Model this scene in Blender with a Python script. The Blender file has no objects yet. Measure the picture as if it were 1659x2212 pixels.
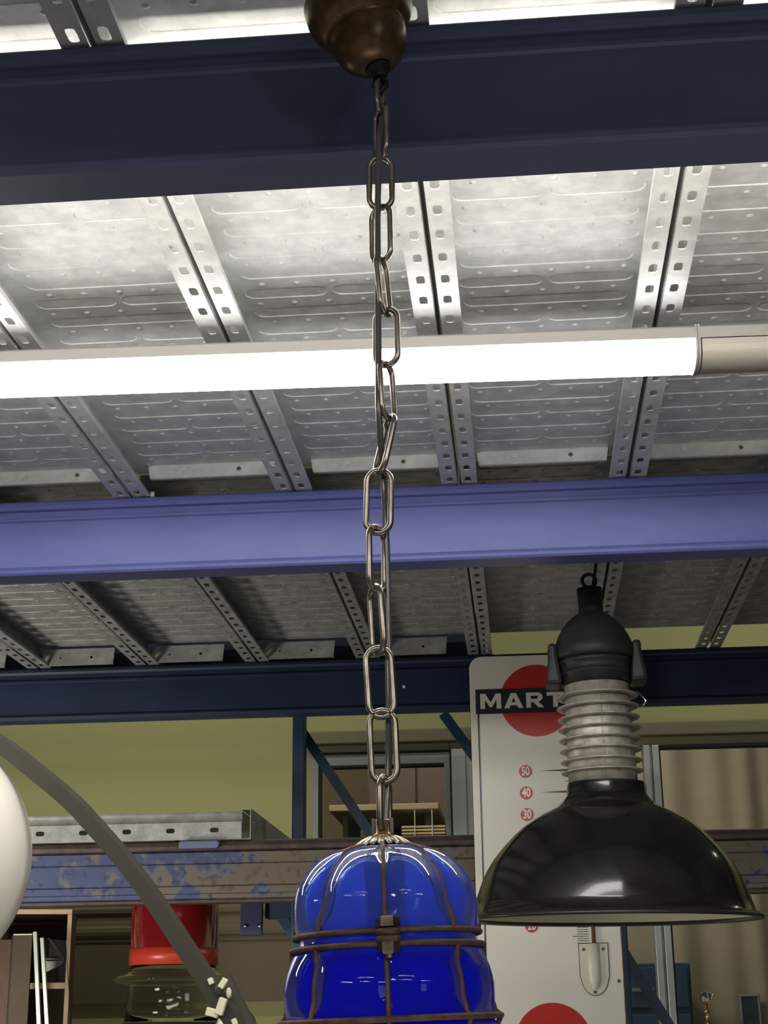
import bpy, math, random
from mathutils import Vector, Matrix
random.seed(7)
PI = math.pi
R = math.radians

# ------------------------------------------------------------------ camera
SC = bpy.context.scene
COL = SC.collection
IW, IH, FPX = 1659, 2212, 3323.0
PITCH, ROLL = R(18.4), 0.0123
YAW = math.atan(301 * math.cos(PITCH) / FPX)
CAM = Vector((0, 0, 1.5))
FW = Vector((-math.sin(YAW) * math.cos(PITCH), math.cos(YAW) * math.cos(PITCH), math.sin(PITCH)))
RT0 = Vector((math.cos(YAW), math.sin(YAW), 0))
UP0 = RT0.cross(FW)
RT = RT0 * math.cos(ROLL) - UP0 * math.sin(ROLL)
UP = UP0 * math.cos(ROLL) + RT0 * math.sin(ROLL)
cd = bpy.data.cameras.new('camera')
cam = bpy.data.objects.new('camera', cd)
COL.objects.link(cam)
cd.sensor_fit = 'VERTICAL'
cd.sensor_height = 36.0
cd.lens = 36.0 * FPX / IH
cd.clip_start = 0.02
cam.matrix_world = Matrix(((RT.x, UP.x, -FW.x, CAM.x), (RT.y, UP.y, -FW.y, CAM.y), (RT.z, UP.z, -FW.z, CAM.z), (0, 0, 0, 1)))
SC.camera = cam


def at(px, py, X=None, Y=None, Z=None):
    """the point of the place that lies at depth Y (or at X, or height Z) along a sight line"""
    d = FW + RT * ((px - IW / 2) / FPX) + UP * ((IH / 2 - py) / FPX)
    t = (X - CAM.x) / d.x if X is not None else (Y - CAM.y) / d.y if Y is not None else (Z - CAM.z) / d.z
    return CAM + d * t


# ------------------------------------------------------------------ world, exposure, lights
world = bpy.data.worlds.new('world')
SC.world = world
world.use_nodes = True
world.node_tree.nodes['Background'].inputs[0].default_value = (0.9, 0.95, 1.0, 1)
world.node_tree.nodes['Background'].inputs[1].default_value = 0.15
SC.view_settings.view_transform = 'Standard'
SC.view_settings.look = 'None'
SC.view_settings.exposure = 0.0
SC.view_settings.gamma = 1.0
SC.view_settings.use_curve_mapping = False
BATTEN_STRENGTH = 16.0
REAR_BATTEN_STRENGTH = 34.0


def area(name, loc, target, sx, sy, power, col=(1, 0.95, 0.86)):
    l = bpy.data.lights.new(name, 'AREA')
    l.shape = 'RECTANGLE'
    l.size, l.size_y, l.energy, l.color = sx, sy, power, col
    o = bpy.data.objects.new(name, l)
    COL.objects.link(o)
    o.location = loc
    d = Vector(target) - Vector(loc)
    o.rotation_euler = d.to_track_quat('-Z', 'Y').to_euler()
    return o


# the aisle tubes overhead behind the photographer, a window far right, tubes over the rear aisle, the office lamp, and added fills
area('aisle_tube', (-0.1, -1.3, 2.55), (-0.1, -0.9, 0.6), 1.5, 0.06, 10)
area('aisle_tube', (-0.1, -2.6, 2.75), (-0.1, -2.2, 0.6), 1.5, 0.06, 30)
area('aisle_tube', (-2.4, -1.9, 2.65), (-2.0, -1.3, 0.6), 1.5, 0.06, 30)  # added side fill to soften the shadows, left
area('aisle_tube', (2.4, -1.9, 2.65), (2.0, -1.3, 0.6), 1.5, 0.06, 30)  # added side fill to soften the shadows, right
area('aisle_window', (3.0, -3.6, 2.0), (0.2, 2.0, 1.6), 1.0, 1.2, 15, (0.75, 0.88, 1.0))
area('added_fill_lamp', (0.2, 0.9, 0.5), (0.1, 1.5, 2.3), 0.9, 0.5, 3, (1, 0.97, 0.92))  # added low fill that lifts the underside of the deck
area('added_fill_lamp', (-1.5, 2.5, 1.35), (-1.1, 4.0, 1.6), 0.3, 0.3, 17, (1, 0.93, 0.8))  # added fill out of view, brightens the cabinet edges
area('rear_aisle_tube', (-1.2, 4.15, 3.1), (-1.2, 4.4, 0), 1.6, 0.06, 9, (1, 0.96, 0.8))
area('rear_aisle_tube', (1.2, 4.15, 3.1), (1.2, 4.4, 0), 1.6, 0.06, 7, (1, 0.96, 0.8))
area('office_lamp', (-0.7, 5.4, 3.3), (-0.1, 6.8, 1.6), 1.4, 0.4, 18, (1, 0.93, 0.8))

# ------------------------------------------------------------------ materials
MATS = {}


def mat(name, base, rough=0.5, metal=0.0, var=None, scale=20, bump=0.0, bscale=60, emit=None, trans=0.0, ior=1.45, coat=0.0, spec=0.5, stretch=None):
    m = bpy.data.materials.new(name)
    m.use_nodes = True
    nt = m.node_tree
    b = nt.nodes['Principled BSDF']
    b.inputs['Base Color'].default_value = (*base, 1)
    b.inputs['Roughness'].default_value = rough
    b.inputs['Metallic'].default_value = metal
    b.inputs['Transmission Weight'].default_value = trans
    b.inputs['IOR'].default_value = ior
    b.inputs['Coat Weight'].default_value = coat
    b.inputs['Specular IOR Level'].default_value = spec
    if emit:
        b.inputs['Emission Color'].default_value = (*emit[0], 1)
        b.inputs['Emission Strength'].default_value = emit[1]
    if var or bump:
        tc = nt.nodes.new('ShaderNodeTexCoord')
        mp = nt.nodes.new('ShaderNodeMapping')
        if stretch:
            mp.inputs['Scale'].default_value = stretch
        nt.links.new(tc.outputs['Object'], mp.inputs['Vector'])
    if var:
        n = nt.nodes.new('ShaderNodeTexNoise')
        n.inputs['Scale'].default_value = scale
        n.inputs['Detail'].default_value = 6
        n.inputs['Roughness'].default_value = 0.65
        r = nt.nodes.new('ShaderNodeValToRGB')
        r.color_ramp.elements[0].position = var[2] if len(var) > 2 else 0.35
        r.color_ramp.elements[1].position = var[3] if len(var) > 3 else 0.65
        r.color_ramp.elements[0].color = (*var[0], 1)
        r.color_ramp.elements[1].color = (*var[1], 1)
        nt.links.new(mp.outputs[0], n.inputs['Vector'])
        nt.links.new(n.outputs['Fac'], r.inputs['Fac'])
        nt.links.new(r.outputs[0], b.inputs['Base Color'])
    if bump:
        n2 = nt.nodes.new('ShaderNodeTexNoise')
        n2.inputs['Scale'].default_value = bscale
        n2.inputs['Detail'].default_value = 4
        bp = nt.nodes.new('ShaderNodeBump')
        bp.inputs['Strength'].default_value = bump
        bp.inputs['Distance'].default_value = 0.002
        nt.links.new(mp.outputs[0], n2.inputs['Vector'])
        nt.links.new(n2.outputs['Fac'], bp.inputs['Height'])
        nt.links.new(bp.outputs[0], b.inputs['Normal'])
    MATS[name] = m
    return m


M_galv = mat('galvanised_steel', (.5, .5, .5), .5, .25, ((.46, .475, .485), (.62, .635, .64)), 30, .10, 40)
M_galv_dark = mat('darkened_galvanised_steel', (.33, .34, .34), .5, .4, ((.215, .225, .225), (.35, .36, .355)), 30, .12, 40)  # darker copy of the steel, shade of the rear deck put into its colour
M_blue = mat('blue_rack_paint', (.09, .10, .42), .38, 0, ((.075, .085, .37), (.105, .115, .45)), 8, .05, 90)


def scuffed(name, a, b2, rub):
    """rack paint with pale scuffs of its own"""
    m = mat(name, a, .4, 0, (a, b2), 9, .05, 90, stretch=(.5, 1, 1))
    nt = m.node_tree
    b = nt.nodes['Principled BSDF']
    src = b.inputs['Base Color'].links[0].from_socket
    tc = nt.nodes.new('ShaderNodeTexCoord')
    n = nt.nodes.new('ShaderNodeTexNoise')
    n.inputs['Scale'].default_value = 38
    n.inputs['Detail'].default_value = 8
    n.inputs['Roughness'].default_value = .75
    r = nt.nodes.new('ShaderNodeValToRGB')
    r.color_ramp.elements[0].position = .66
    r.color_ramp.elements[1].position = .76
    mx = nt.nodes.new('ShaderNodeMixRGB')
    mx.inputs['Color2'].default_value = (*rub, 1)
    nt.links.new(tc.outputs['Object'], n.inputs['Vector'])
    nt.links.new(n.outputs['Fac'], r.inputs['Fac'])
    nt.links.new(r.outputs[0], mx.inputs['Fac'])
    nt.links.new(src, mx.inputs['Color1'])
    nt.links.new(mx.outputs[0], b.inputs['Base Color'])
    return m


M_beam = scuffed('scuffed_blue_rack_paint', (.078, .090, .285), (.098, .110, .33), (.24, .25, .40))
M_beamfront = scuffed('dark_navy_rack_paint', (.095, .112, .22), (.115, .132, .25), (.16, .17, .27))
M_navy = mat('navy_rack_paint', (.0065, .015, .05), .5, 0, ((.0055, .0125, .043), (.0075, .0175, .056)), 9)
M_framepaint = mat('teal_blue_frame_paint', (.006, .03, .075), .5, 0, ((.005, .026, .066), (.007, .035, .085)), 9)


def rusty():
    m = mat('rusty_blue_paint', (.1, .12, .3), .7, 0, bump=.3, bscale=70)
    nt = m.node_tree
    b = nt.nodes['Principled BSDF']
    tc = nt.nodes.new('ShaderNodeTexCoord')
    sp = nt.nodes.new('ShaderNodeSeparateXYZ')
    nt.links.new(tc.outputs['Object'], sp.inputs[0])
    n = nt.nodes.new('ShaderNodeTexNoise')
    n.inputs['Scale'].default_value = 15
    n.inputs['Detail'].default_value = 9
    n.inputs['Roughness'].default_value = .7
    nt.links.new(tc.outputs['Object'], n.inputs['Vector'])
    # more paint is left at the left end of the beam and past the sign
    mr = nt.nodes.new('ShaderNodeMapRange')
    mr.inputs['From Min'].default_value = -.95
    mr.inputs['From Max'].default_value = -.45
    mr.inputs['To Min'].default_value = -.10
    mr.inputs['To Max'].default_value = .10
    nt.links.new(sp.outputs['X'], mr.inputs['Value'])
    ad = nt.nodes.new('ShaderNodeMath')
    ad.operation = 'ADD'
    nt.links.new(n.outputs['Fac'], ad.inputs[0])
    nt.links.new(mr.outputs[0], ad.inputs[1])
    r = nt.nodes.new('ShaderNodeValToRGB')
    r.color_ramp.elements[0].position = .47
    r.color_ramp.elements[1].position = .56
    r.color_ramp.elements[0].color = (.042, .056, .13, 1)
    r.color_ramp.elements[1].color = (.115, .092, .07, 1)
    e = r.color_ramp.elements.new(.51)
    e.color = (.098, .098, .11, 1)
    nt.links.new(ad.outputs[0], r.inputs['Fac'])
    n2 = nt.nodes.new('ShaderNodeTexNoise')
    n2.inputs['Scale'].default_value = 60
    n2.inputs['Detail'].default_value = 5
    nt.links.new(tc.outputs['Object'], n2.inputs['Vector'])
    r2 = nt.nodes.new('ShaderNodeValToRGB')
    r2.color_ramp.elements[0].position = .3
    r2.color_ramp.elements[1].position = .45
    r2.color_ramp.elements[0].color = (.6, .55, .5, 1)
    r2.color_ramp.elements[1].color = (1, 1, 1, 1)
    nt.links.new(n2.outputs['Fac'], r2.inputs['Fac'])
    mx = nt.nodes.new('ShaderNodeMixRGB')
    mx.blend_type = 'MULTIPLY'
    mx.inputs['Fac'].default_value = 1
    nt.links.new(r.outputs[0], mx.inputs['Color1'])
    nt.links.new(r2.outputs[0], mx.inputs['Color2'])
    nt.links.new(mx.outputs[0], b.inputs['Base Color'])
    return m


M_rustbeam = rusty()
M_darklip = mat('dark_rusty_steel', (.05, .035, .03), .6, .2, ((.035, .025, .022), (.075, .05, .045)), 30)
M_white = mat('white_plastic', (.75, .72, .68), .4)
M_housing = mat('grey_lacquered_housing', (.24, .225, .225), .45)
M_diff = mat('unlit_diffuser', (.30, .28, .25), .45)
M_lit = mat('lit_diffuser', (.9, .9, .9), .4, emit=((1, .975, .93), BATTEN_STRENGTH))
M_lit2 = mat('lit_rear_diffuser', (.9, .9, .9), .4, emit=((1, .945, .82), REAR_BATTEN_STRENGTH))
M_link = mat('aged_nickel_links', (.30, .26, .22), .28, .95, ((.22, .19, .165), (.38, .34, .30)), 60)
M_bronze = mat('aged_copper_bronze', (.10, .065, .035), .33, .75, ((.07, .048, .03), (.28, .16, .085), .35, .8), 34)
M_brass = mat('brass', (.42, .27, .12), .28, .95, ((.30, .19, .09), (.5, .34, .16)), 40)
M_chrome = mat('chrome', (.6, .6, .6), .15, 1)
M_leaf = mat('silvered_leaf_collar', (.5, .46, .38), .35, .85, ((.25, .22, .17), (.65, .6, .5)), 120)
M_rustwire = mat('rusty_brown_wire', (.10, .055, .035), .6, .35, ((.07, .04, .028), (.15, .085, .055)), 90, .3, 200)
M_nut = mat('blackened_steel', (.16, .14, .12), .3, .9, ((.10, .085, .07), (.24, .21, .18)), 80)
M_cord = mat('clear_grey_flex', (.10, .10, .10), .2, .2)
M_dark = mat('black_inside', (.015, .015, .015), .6)
M_enamel = mat('black_enamel', (.008, .008, .0085), .14, 0, ((.006, .006, .0065), (.011, .011, .0105)), 20, coat=.2)
M_enamel_rim = mat('worn_black_rim', (.02, .016, .014), .3)
M_cream = mat('cream_enamel_inside', (.62, .58, .44), .35)
M_alu = mat('cast_aluminium', (.46, .43, .38), .5, .5, ((.30, .28, .25), (.52, .49, .44)), 55, .2, 120)
M_iron = mat('black_cast_iron', (.015, .016, .018), .5, 0, ((.011, .012, .014), (.02, .021, .023)), 30, .3, 150, spec=.35)
M_globe = mat('opal_glass', (.87, .83, .75), .22, coat=.3)
M_arm = mat('grey_lacquered_tube', (.055, .052, .043), .5, spec=.3)
M_clamp = mat('cream_plastic', (.68, .64, .48), .4)
M_enamelsign = mat('white_enamel_sign', (.62, .60, .55), .3)
M_red = mat('red_enamel', (.42, .022, .018), .3)
M_band = mat('dark_navy_enamel', (.018, .02, .035), .3)
M_letter = mat('white_lettering', (.62, .60, .54), .2)
M_tube = mat('brown_thermometer_tube', (.13, .07, .04), .3)
M_plate = mat('cream_grey_plate', (.56, .54, .46), .35)
M_wall = mat('yellow_green_wall_paint', (.34, .335, .155), .8, 0, ((.33, .325, .15), (.35, .345, .16)), 3)
M_lintel = mat('brown_shutter_box', (.17, .15, .095), .6)
M_reveal = mat('olive_grey_reveal', (.27, .255, .16), .7)
M_wallshade = mat('shaded_wall_band', (.125, .10, .06), .65)  # wall shade under the rusty beam, put into a colour
M_frame = mat('anodised_window_frame', (.30, .33, .33), .35, .3)
M_framel = mat('pale_window_frame', (.42, .46, .46), .35, .25)
M_gasket = mat('black_gasket', (.008, .008, .008), .6)
M_pane = mat('window_glass', (1, 1, 1), 0, trans=1, ior=1.45)
M_glass = mat('clear_glass', (.95, .97, .95), 0.02, trans=1, ior=1.45)
M_redglass = mat('red_glass', (.20, .008, .010), 0.12, trans=.35, ior=1.3)
M_redlit = mat('lit_red_tint', (.40, .035, .02), .35)
M_thinglass = mat('thin_clear_glass', (.90, .92, .90), 0.04, trans=1, ior=1.2)
M_floor = mat('grey_concrete', (.28, .27, .25), .7, 0, ((.22, .21, .2), (.34, .33, .3)), 2)
M_ceil = mat('pale_ceiling', (.55, .55, .52), .8)
M_side = mat('brown_side_wall', (.16, .15, .12), .8)
M_office = mat('beige_office_wall', (.40, .33, .20), .8)
M_curtain = mat('beige_curtain', (.46, .41, .29), .85, 0, ((.44, .39, .275), (.48, .43, .305)), 8)
M_bluecab = mat('blue_cabinet_paint', (.035, .085, .16), .4)
M_brownpanel = mat('brown_wardrobe', (.105, .075, .06), .6)
M_birch = mat('birch_edge', (.62, .46, .31), .5, 0, ((.56, .41, .27), (.68, .51, .35)), 12)
M_brown = mat('reddish_brown_board', (.075, .030, .013), .55, 0, ((.055, .022, .010), (.095, .04, .017)), 6)
M_olive = mat('olive_brown_board', (.055, .036, .015), .6, 0, ((.046, .03, .012), (.064, .042, .018)), 5)
M_edge = mat('polished_glass_edge', (.62, .70, .62), .2, .15)
M_slat = mat('backlit_tint_slat', (.60, .47, .27), .6)  # warm glow through the blind is put into the slat colour


def blue_glass():
    m = bpy.data.materials.new('cobalt_blue_glass')
    m.use_nodes = True
    nt = m.node_tree
    b = nt.nodes['Principled BSDF']
    b.inputs['Base Color'].default_value = (.18, .32, 1.0, 1)
    b.inputs['Roughness'].default_value = .03
    b.inputs['Transmission Weight'].default_value = .88
    b.inputs['IOR'].default_value = 1.25
    b.inputs['Coat Weight'].default_value = 0.0
    b.inputs['Coat Roughness'].default_value = .02
    t = nt.nodes.new('ShaderNodeBsdfTranslucent')
    tc = nt.nodes.new('ShaderNodeTexCoord')
    sp = nt.nodes.new('ShaderNodeSeparateXYZ')
    nt.links.new(tc.outputs['Object'], sp.inputs[0])
    mr = nt.nodes.new('ShaderNodeMapRange')          # the glass colour is deeper below the rings
    mr.inputs['From Min'].default_value = -.063
    mr.inputs['From Max'].default_value = -.047
    nt.links.new(sp.outputs['Z'], mr.inputs['Value'])
    for sh, lo, hi in ((b.inputs['Base Color'], (.07, .09, .92, 1), (.30, .46, 1.0, 1)), (t.inputs['Color'], (.05, .06, .95, 1), (.14, .26, 1.0, 1))):
        r = nt.nodes.new('ShaderNodeMixRGB')
        r.inputs['Color1'].default_value = lo
        r.inputs['Color2'].default_value = hi
        nt.links.new(mr.outputs[0], r.inputs['Fac'])
        nt.links.new(r.outputs[0], sh)
    mx = nt.nodes.new('ShaderNodeMixShader')
    mx.inputs['Fac'].default_value = .36
    out = nt.nodes['Material Output']
    nt.links.new(b.outputs[0], mx.inputs[1])
    nt.links.new(t.outputs[0], mx.inputs[2])
    nt.links.new(mx.outputs[0], out.inputs['Surface'])
    return m


M_blueglass = blue_glass()


# ------------------------------------------------------------------ mesh helpers
class MB:
    def __init__(self):
        self.v, self.f, self.s = [], [], []

    def add(self, vs, fs, smooth=False):
        n = len(self.v)
        self.v += [Vector(p) for p in vs]
        self.f += [tuple(i + n for i in f) for f in fs]
        self.s += [smooth] * len(fs)
        return self

    def box(self, x0, x1, y0, y1, z0, z1, M=None):
        vs = [Vector((x, y, z)) for z in (z0, z1) for y in (y0, y1) for x in (x0, x1)]
        if M:
            vs = [M @ p for p in vs]
        return self.add(vs, [(0, 2, 3, 1), (4, 5, 7, 6), (0, 1, 5, 4), (2, 6, 7, 3), (0, 4, 6, 2), (1, 3, 7, 5)])

    def extrude_x(self, prof, x0, x1, smooth=False):
        """closed profile of (y, z), run along x"""
        n = len(prof)
        vs = [(x0, y, z) for y, z in prof] + [(x1, y, z) for y, z in prof]
        fs = [(i, (i + 1) % n, n + (i + 1) % n, n + i) for i in range(n)]
        fs += [tuple(range(n))[::-1], tuple(range(n, 2 * n))]
        return self.add(vs, fs, smooth)

    def prism(self, poly, y0, y1):
        """closed (x, z) outline given depth from y0 to y1"""
        n = len(poly)
        vs = [(x, y0, z) for x, z in poly] + [(x, y1, z) for x, z in poly]
        fs = [(i, (i + 1) % n, n + (i + 1) % n, n + i) for i in range(n)]
        fs += [tuple(range(n))[::-1], tuple(range(n, 2 * n))]
        return self.add(vs, fs)

    def lathe(self, prof, c, n=32, M=None, smooth=True, rfun=None, closed=False):
        """profile of (r, z) turned about the vertical through c"""
        vs, fs = [], []
        m = len(prof)
        for r, z in prof:
            for k in range(n):
                a = 2 * PI * k / n
                rr = rfun(r, z, a) if rfun else r
                vs.append(Vector((rr * math.cos(a), rr * math.sin(a), z)))
        if M:
            vs = [M @ p for p in vs]
        vs = [p + Vector(c) for p in vs]
        rows = m if closed else m - 1
        for j in range(rows):
            for k in range(n):
                a, b2 = j * n + k, j * n + (k + 1) % n
                c2, d = ((j + 1) % m) * n + (k + 1) % n, ((j + 1) % m) * n + k
                fs.append((a, b2, c2, d))
        return self.add(vs, fs, smooth)

    def tube(self, pts, r, n=10, closed=False, smooth=True, up=None, square=False):
        pts = [Vector(p) for p in pts]
        m = len(pts)
        vs, fs = [], []
        prev = up and Vector(up)
        for i, p in enumerate(pts):
            if closed:
                t = pts[(i + 1) % m] - pts[i - 1]
            else:
                t = pts[min(i + 1, m - 1)] - pts[max(i - 1, 0)]
            t.normalize()
            if prev is None:
                prev = Vector((0, 0, 1)) if abs(t.z) < .9 else Vector((1, 0, 0))
            a = (prev - t * prev.dot(t)).normalized()
            b2 = t.cross(a)
            prev = a
            rr = r[i] if isinstance(r, (list, tuple)) else r
            for k in range(n):
                an = 2 * PI * k / n + (PI / 4 if square else 0)
                vs.append(p + a * (rr * math.cos(an)) + b2 * (rr * math.sin(an)))
        for i in range(m if closed else m - 1):
            for k in range(n):
                a0, b0 = i * n + k, i * n + (k + 1) % n
                j = (i + 1) % m
                fs.append((a0, b0, j * n + (k + 1) % n, j * n + k))
        if not closed:
            fs.append(tuple(range(n))[::-1])
            fs.append(tuple(range((m - 1) * n, m * n)))
        return self.add(vs, fs, smooth and not square)

    def sphere(self, c, r, n=24, m=14, sc=(1, 1, 1)):
        vs, fs = [], []
        for j in range(m + 1):
            ph = PI * j / m
            for k in range(n):
                a = 2 * PI * k / n
                vs.append((c[0] + r * sc[0] * math.sin(ph) * math.cos(a), c[1] + r * sc[1] * math.sin(ph) * math.sin(a), c[2] + r * sc[2] * math.cos(ph)))
        for j in range(m):
            for k in range(n):
                fs.append((j * n + k, (j + 1) * n + k, (j + 1) * n + (k + 1) % n, j * n + (k + 1) % n))
        return self.add(vs, fs, True)

    def mesh(self, name, material, off=(0, 0, 0)):
        me = bpy.data.meshes.new(name)
        off = Vector(off)
        me.from_pydata([tuple(p - off) for p in self.v], [], self.f)
        me.polygons.foreach_set('use_smooth', self.s)
        me.materials.append(material)
        me.update()
        return me


def wloc(o):
    p = Vector((0, 0, 0))
    while o:
        p += o.location
        o = o.parent
    return p


def link_mesh(name, me, parent=None, loc=(0, 0, 0)):
    o = bpy.data.objects.new(name, me)
    COL.objects.link(o)
    o.parent = parent
    o.location = loc
    return o


def part(name, mb, material, parent=None, label=None, solid=0, bevel=0, origin=None):
    off = wloc(parent) if parent else Vector(origin or (0, 0, 0))
    me = mb.mesh(name, material, off)
    o = link_mesh(name, me, parent, (0, 0, 0) if parent else off)
    if solid:
        md = o.modifiers.new('solid', 'SOLIDIFY')
        md.thickness = solid
        md.offset = 0
    if bevel:
        md = o.modifiers.new('bevel', 'BEVEL')
        md.width = bevel
        md.segments = 2
        md.limit_method = 'ANGLE'
    if label:
        o['label'] = label
    return o


def tag(o, label, cat, group=None):
    o['label'] = label
    o['category'] = cat
    if group:
        o['group'] = group
    return o


def thing(name, loc, label, cat, group=None):
    o = bpy.data.objects.new(name, None)
    COL.objects.link(o)
    o.location = loc
    o.empty_display_size = .05
    return tag(o, label, cat, group)


def struct(name, mb, material, parent=None, **k):
    o = part(name, mb, material, parent, **k)
    if parent is None:
        o['kind'] = 'structure'
    return o


def copy_tree(o, parent=None):
    c = o.copy()
    COL.objects.link(c)
    c.parent = parent
    for ch in list(o.children):
        copy_tree(ch, c)
    return c


# ------------------------------------------------------------------ room shell
WY = 4.75
struct('floor', MB().box(-4, 4, -5, 8.2, -.1, 0), M_floor)
struct('ceiling', MB().box(-4, 4, -5, 8.2, 3.6, 3.7), M_ceil)
struct('wall_left', MB().box(-4.1, -4, -5, 8.2, 0, 3.6), M_side)
struct('wall_right', MB().box(4, 4.1, -5, 8.2, 0, 3.6), M_side)
struct('wall_front', MB().box(-4, 4, -5.1, -5, 0, 3.6), M_side)
OX0, OX1, OZ0, OZ1 = -.665, 2.6, .95, 2.368
w = MB().box(-4, OX0, WY, WY + .14, 0, 3.6).box(OX1, 4, WY, WY + .14, 0, 3.6)
w.box(OX0, OX1, WY, WY + .14, OZ1, 3.6).box(OX0, OX1, WY, WY + .14, 0, OZ0)
struct('wall_back', w, M_wall)
struct('wall_office', MB().box(-4, 4, 8.1, 8.2, 0, 3.6), M_office)
# dark ribbed strip standing in for the shaded band of the back wall
struct('wall_shade_band', MB().extrude_x([(WY - a, z) for a, z in ((.0, 1.567), (.016, 1.567), (.016, 1.74), (.02, 1.745), (.02, 1.756), (.026, 1.762), (.028, 1.772), (.026, 1.784), (.02, 1.79), (.018, 1.80), (.016, 1.806), (.016, 1.82), (.022, 1.828), (.022, 1.84), (.016, 1.848), (.016, 1.90), (.0, 1.90))], -3.9, OX0 - .01), M_wallshade)
# shutter box across the head of the windows
sb = MB().box(OX0 + .002, OX1, WY - .03, WY + .1, 2.325, 2.366)
struct('trim_3', sb, M_lintel, bevel=.004)


def bar(mb, x0, x1, z0, z1, y0, y1):
    return mb.box(x0, x1, y0, y1, z0, z1)


# window 1: the small sash left of the sign
w1 = struct('window_1', bar(MB(), OX0, OX0 + .04, OZ0, 2.325, WY + .0, WY + .09)
            .box(OX0 + .04, -.214, WY, WY + .09, 2.30, 2.325).box(-.2115, -.12, WY, WY + .09, OZ0, 2.325), M_reveal)
part('side_frame', MB().box(-.640, -.621, WY - .012, WY + .06, OZ0, 2.302), M_frame, w1, bevel=.002)
part('gasket', MB().box(-.621, -.6165, WY - .006, WY + .05, OZ0, 2.303).box(-.6165, -.2135, WY - .006, WY + .05, 2.2965, 2.302)
     .box(-.2135, -.2085, WY - .006, WY + .05, OZ0, 2.302), M_gasket, w1)
part('sash_rail', MB().box(-.6165, -.2135, WY + .0, WY + .05, 2.262, 2.2965), M_frame, w1, bevel=.002)
part('inner_gasket', MB().box(-.6165, -.232, WY + .002, WY + .05, 2.2565, 2.262), M_gasket, w1)
part('sash_stile', MB().box(-.232, -.2135, WY + .0, WY + .05, OZ0, 2.262), M_frame, w1, bevel=.002)
part('mullion', MB().box(-.2085, -.165, WY - .012, WY + .06, OZ0, 2.303).box(-.165, -.125, WY - .006, WY + .06, OZ0, 2.303), M_framel, w1, bevel=.002)
part('glass_pane', MB().box(-.6165, -.232, WY + .024, WY + .028, OZ0, 2.2565), M_pane, w1)
# window 2: the wide window right of the sign
w2 = struct('window_2', MB().box(-.12, OX1, WY, WY + .09, 2.298, 2.325), M_reveal)
part('mullion', MB().box(.377, .397, WY - .015, WY + .06, OZ0, 2.298).box(.397, .404, WY - .004, WY + .06, OZ0, 2.298)
     .box(.404, .4245, WY - .015, WY + .06, OZ0, 2.298), M_framel, w2, label='pale grey aluminium upright right of the sign', bevel=.002)
part('gasket', MB().box(.4245, .4295, WY - .006, WY + .05, OZ0, 2.296).box(.4295, OX1, WY - .006, WY + .05, 2.291, 2.298), M_gasket, w2)
part('glass_pane', MB().box(.4295, OX1, WY + .024, WY + .028, OZ0, 2.291), M_pane, w2)
part('glass_pane', MB().box(-.12, .377, WY + .024, WY + .028, OZ0, 2.298), M_pane, w2)

# the office seen through the glass
cu = MB()
xs = [.02 + i * .009 for i in range(290)]
vs, fs = [], []
for i, x in enumerate(xs):
    k = min(1, max(0, (x - .50) / .12))
    yy = 6.5 + k * (.008 * math.sin(x * 46 + .9 * math.sin(x * 13)) + .008 * math.sin(x * 19))
    vs += [(x, yy, 0.25), (x, yy, 3.0)]
for i in range(len(xs) - 1):
    fs.append((2 * i, 2 * i + 2, 2 * i + 3, 2 * i + 1))
cu.add(vs, fs, True)
t = thing('office_curtain', (1.3, 6.5, .25), 'pale beige pleated curtain hanging behind the right window', 'curtain')
part('cloth', cu, M_curtain, t, solid=.004)
part('curtain_rail', MB().tube([(.0, 6.5, 3.02), (2.64, 6.5, 3.02)], .014), M_frame, t)
WX0, WX1 = at(793, 1720, Y=6.6).x, at(1010, 1720, Y=6.6).x
t = thing('wardrobe', ((WX0 + WX1) / 2, 7.2, 0), 'plain brown wardrobe dimly seen through the small left window', 'wardrobe')
part('body', MB().box(WX0, WX1, 6.6, 7.2, 0, 3.1), M_brownpanel, t, bevel=.004)
part('door', MB().box(WX0 + .01, (WX0 + WX1) / 2 - .004, 6.58, 6.599, .08, 3.08), M_brownpanel, t, bevel=.003)
part('door', MB().box((WX0 + WX1) / 2 + .004, WX1 - .01, 6.58, 6.599, .08, 3.08), M_brownpanel, t, bevel=.003)
a, b = at(712, 1741, Y=6.0), at(948, 1749, Y=6.0)
SB = b.z
t = thing('reflection_board', ((a.x + b.x) / 2, 6.2, SB), 'pale board in place of a reflection behind the small left window', 'shelf')  # board stands in for a pale reflection in the window glass
part('board', MB().box(a.x, b.x, 5.98, 6.58, SB, a.z), M_office, t, bevel=.003)
part('bracket', MB().box(a.x + .04, a.x + .06, 6.1, 6.58, SB - .15, SB - .001), M_frame, t)
part('bracket', MB().box(b.x - .06, b.x - .04, 6.1, 6.58, SB - .15, SB - .001), M_frame, t)
a, b = at(868, 1785, Y=6.0), at(962, 1804, Y=6.0)
t = thing('slatted_blind', ((a.x + b.x) / 2, 6.0, b.z), 'slatted blind coloured as if warmly backlit, low behind the small left window', 'blind')
for k in range(9):
    zz = a.z - k * .0125
    part('slat', MB().box(a.x, b.x, 5.99, 6.012, zz - .0075, zz), M_slat, t)
for q in (.3, .7):
    part('cord', MB().box(a.x + (b.x - a.x) * q, a.x + (b.x - a.x) * q + .003, 5.982, 5.989, a.z - .11, SB - .0005), M_white, t)
zb_ = at(1450, 2080, Y=6.02).z
t = thing('blue_cabinet', (.42, 6.3, 0), 'dull blue metal cabinet behind glass right of the sign', 'cabinet')
part('body', MB().box(.22, .60, 6.02, 6.4, 0, zb_), M_bluecab, t, bevel=.006)
part('door', MB().box(.232, .588, 6.0, 6.019, .05, zb_ - .18), M_bluecab, t, bevel=.004)
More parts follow.
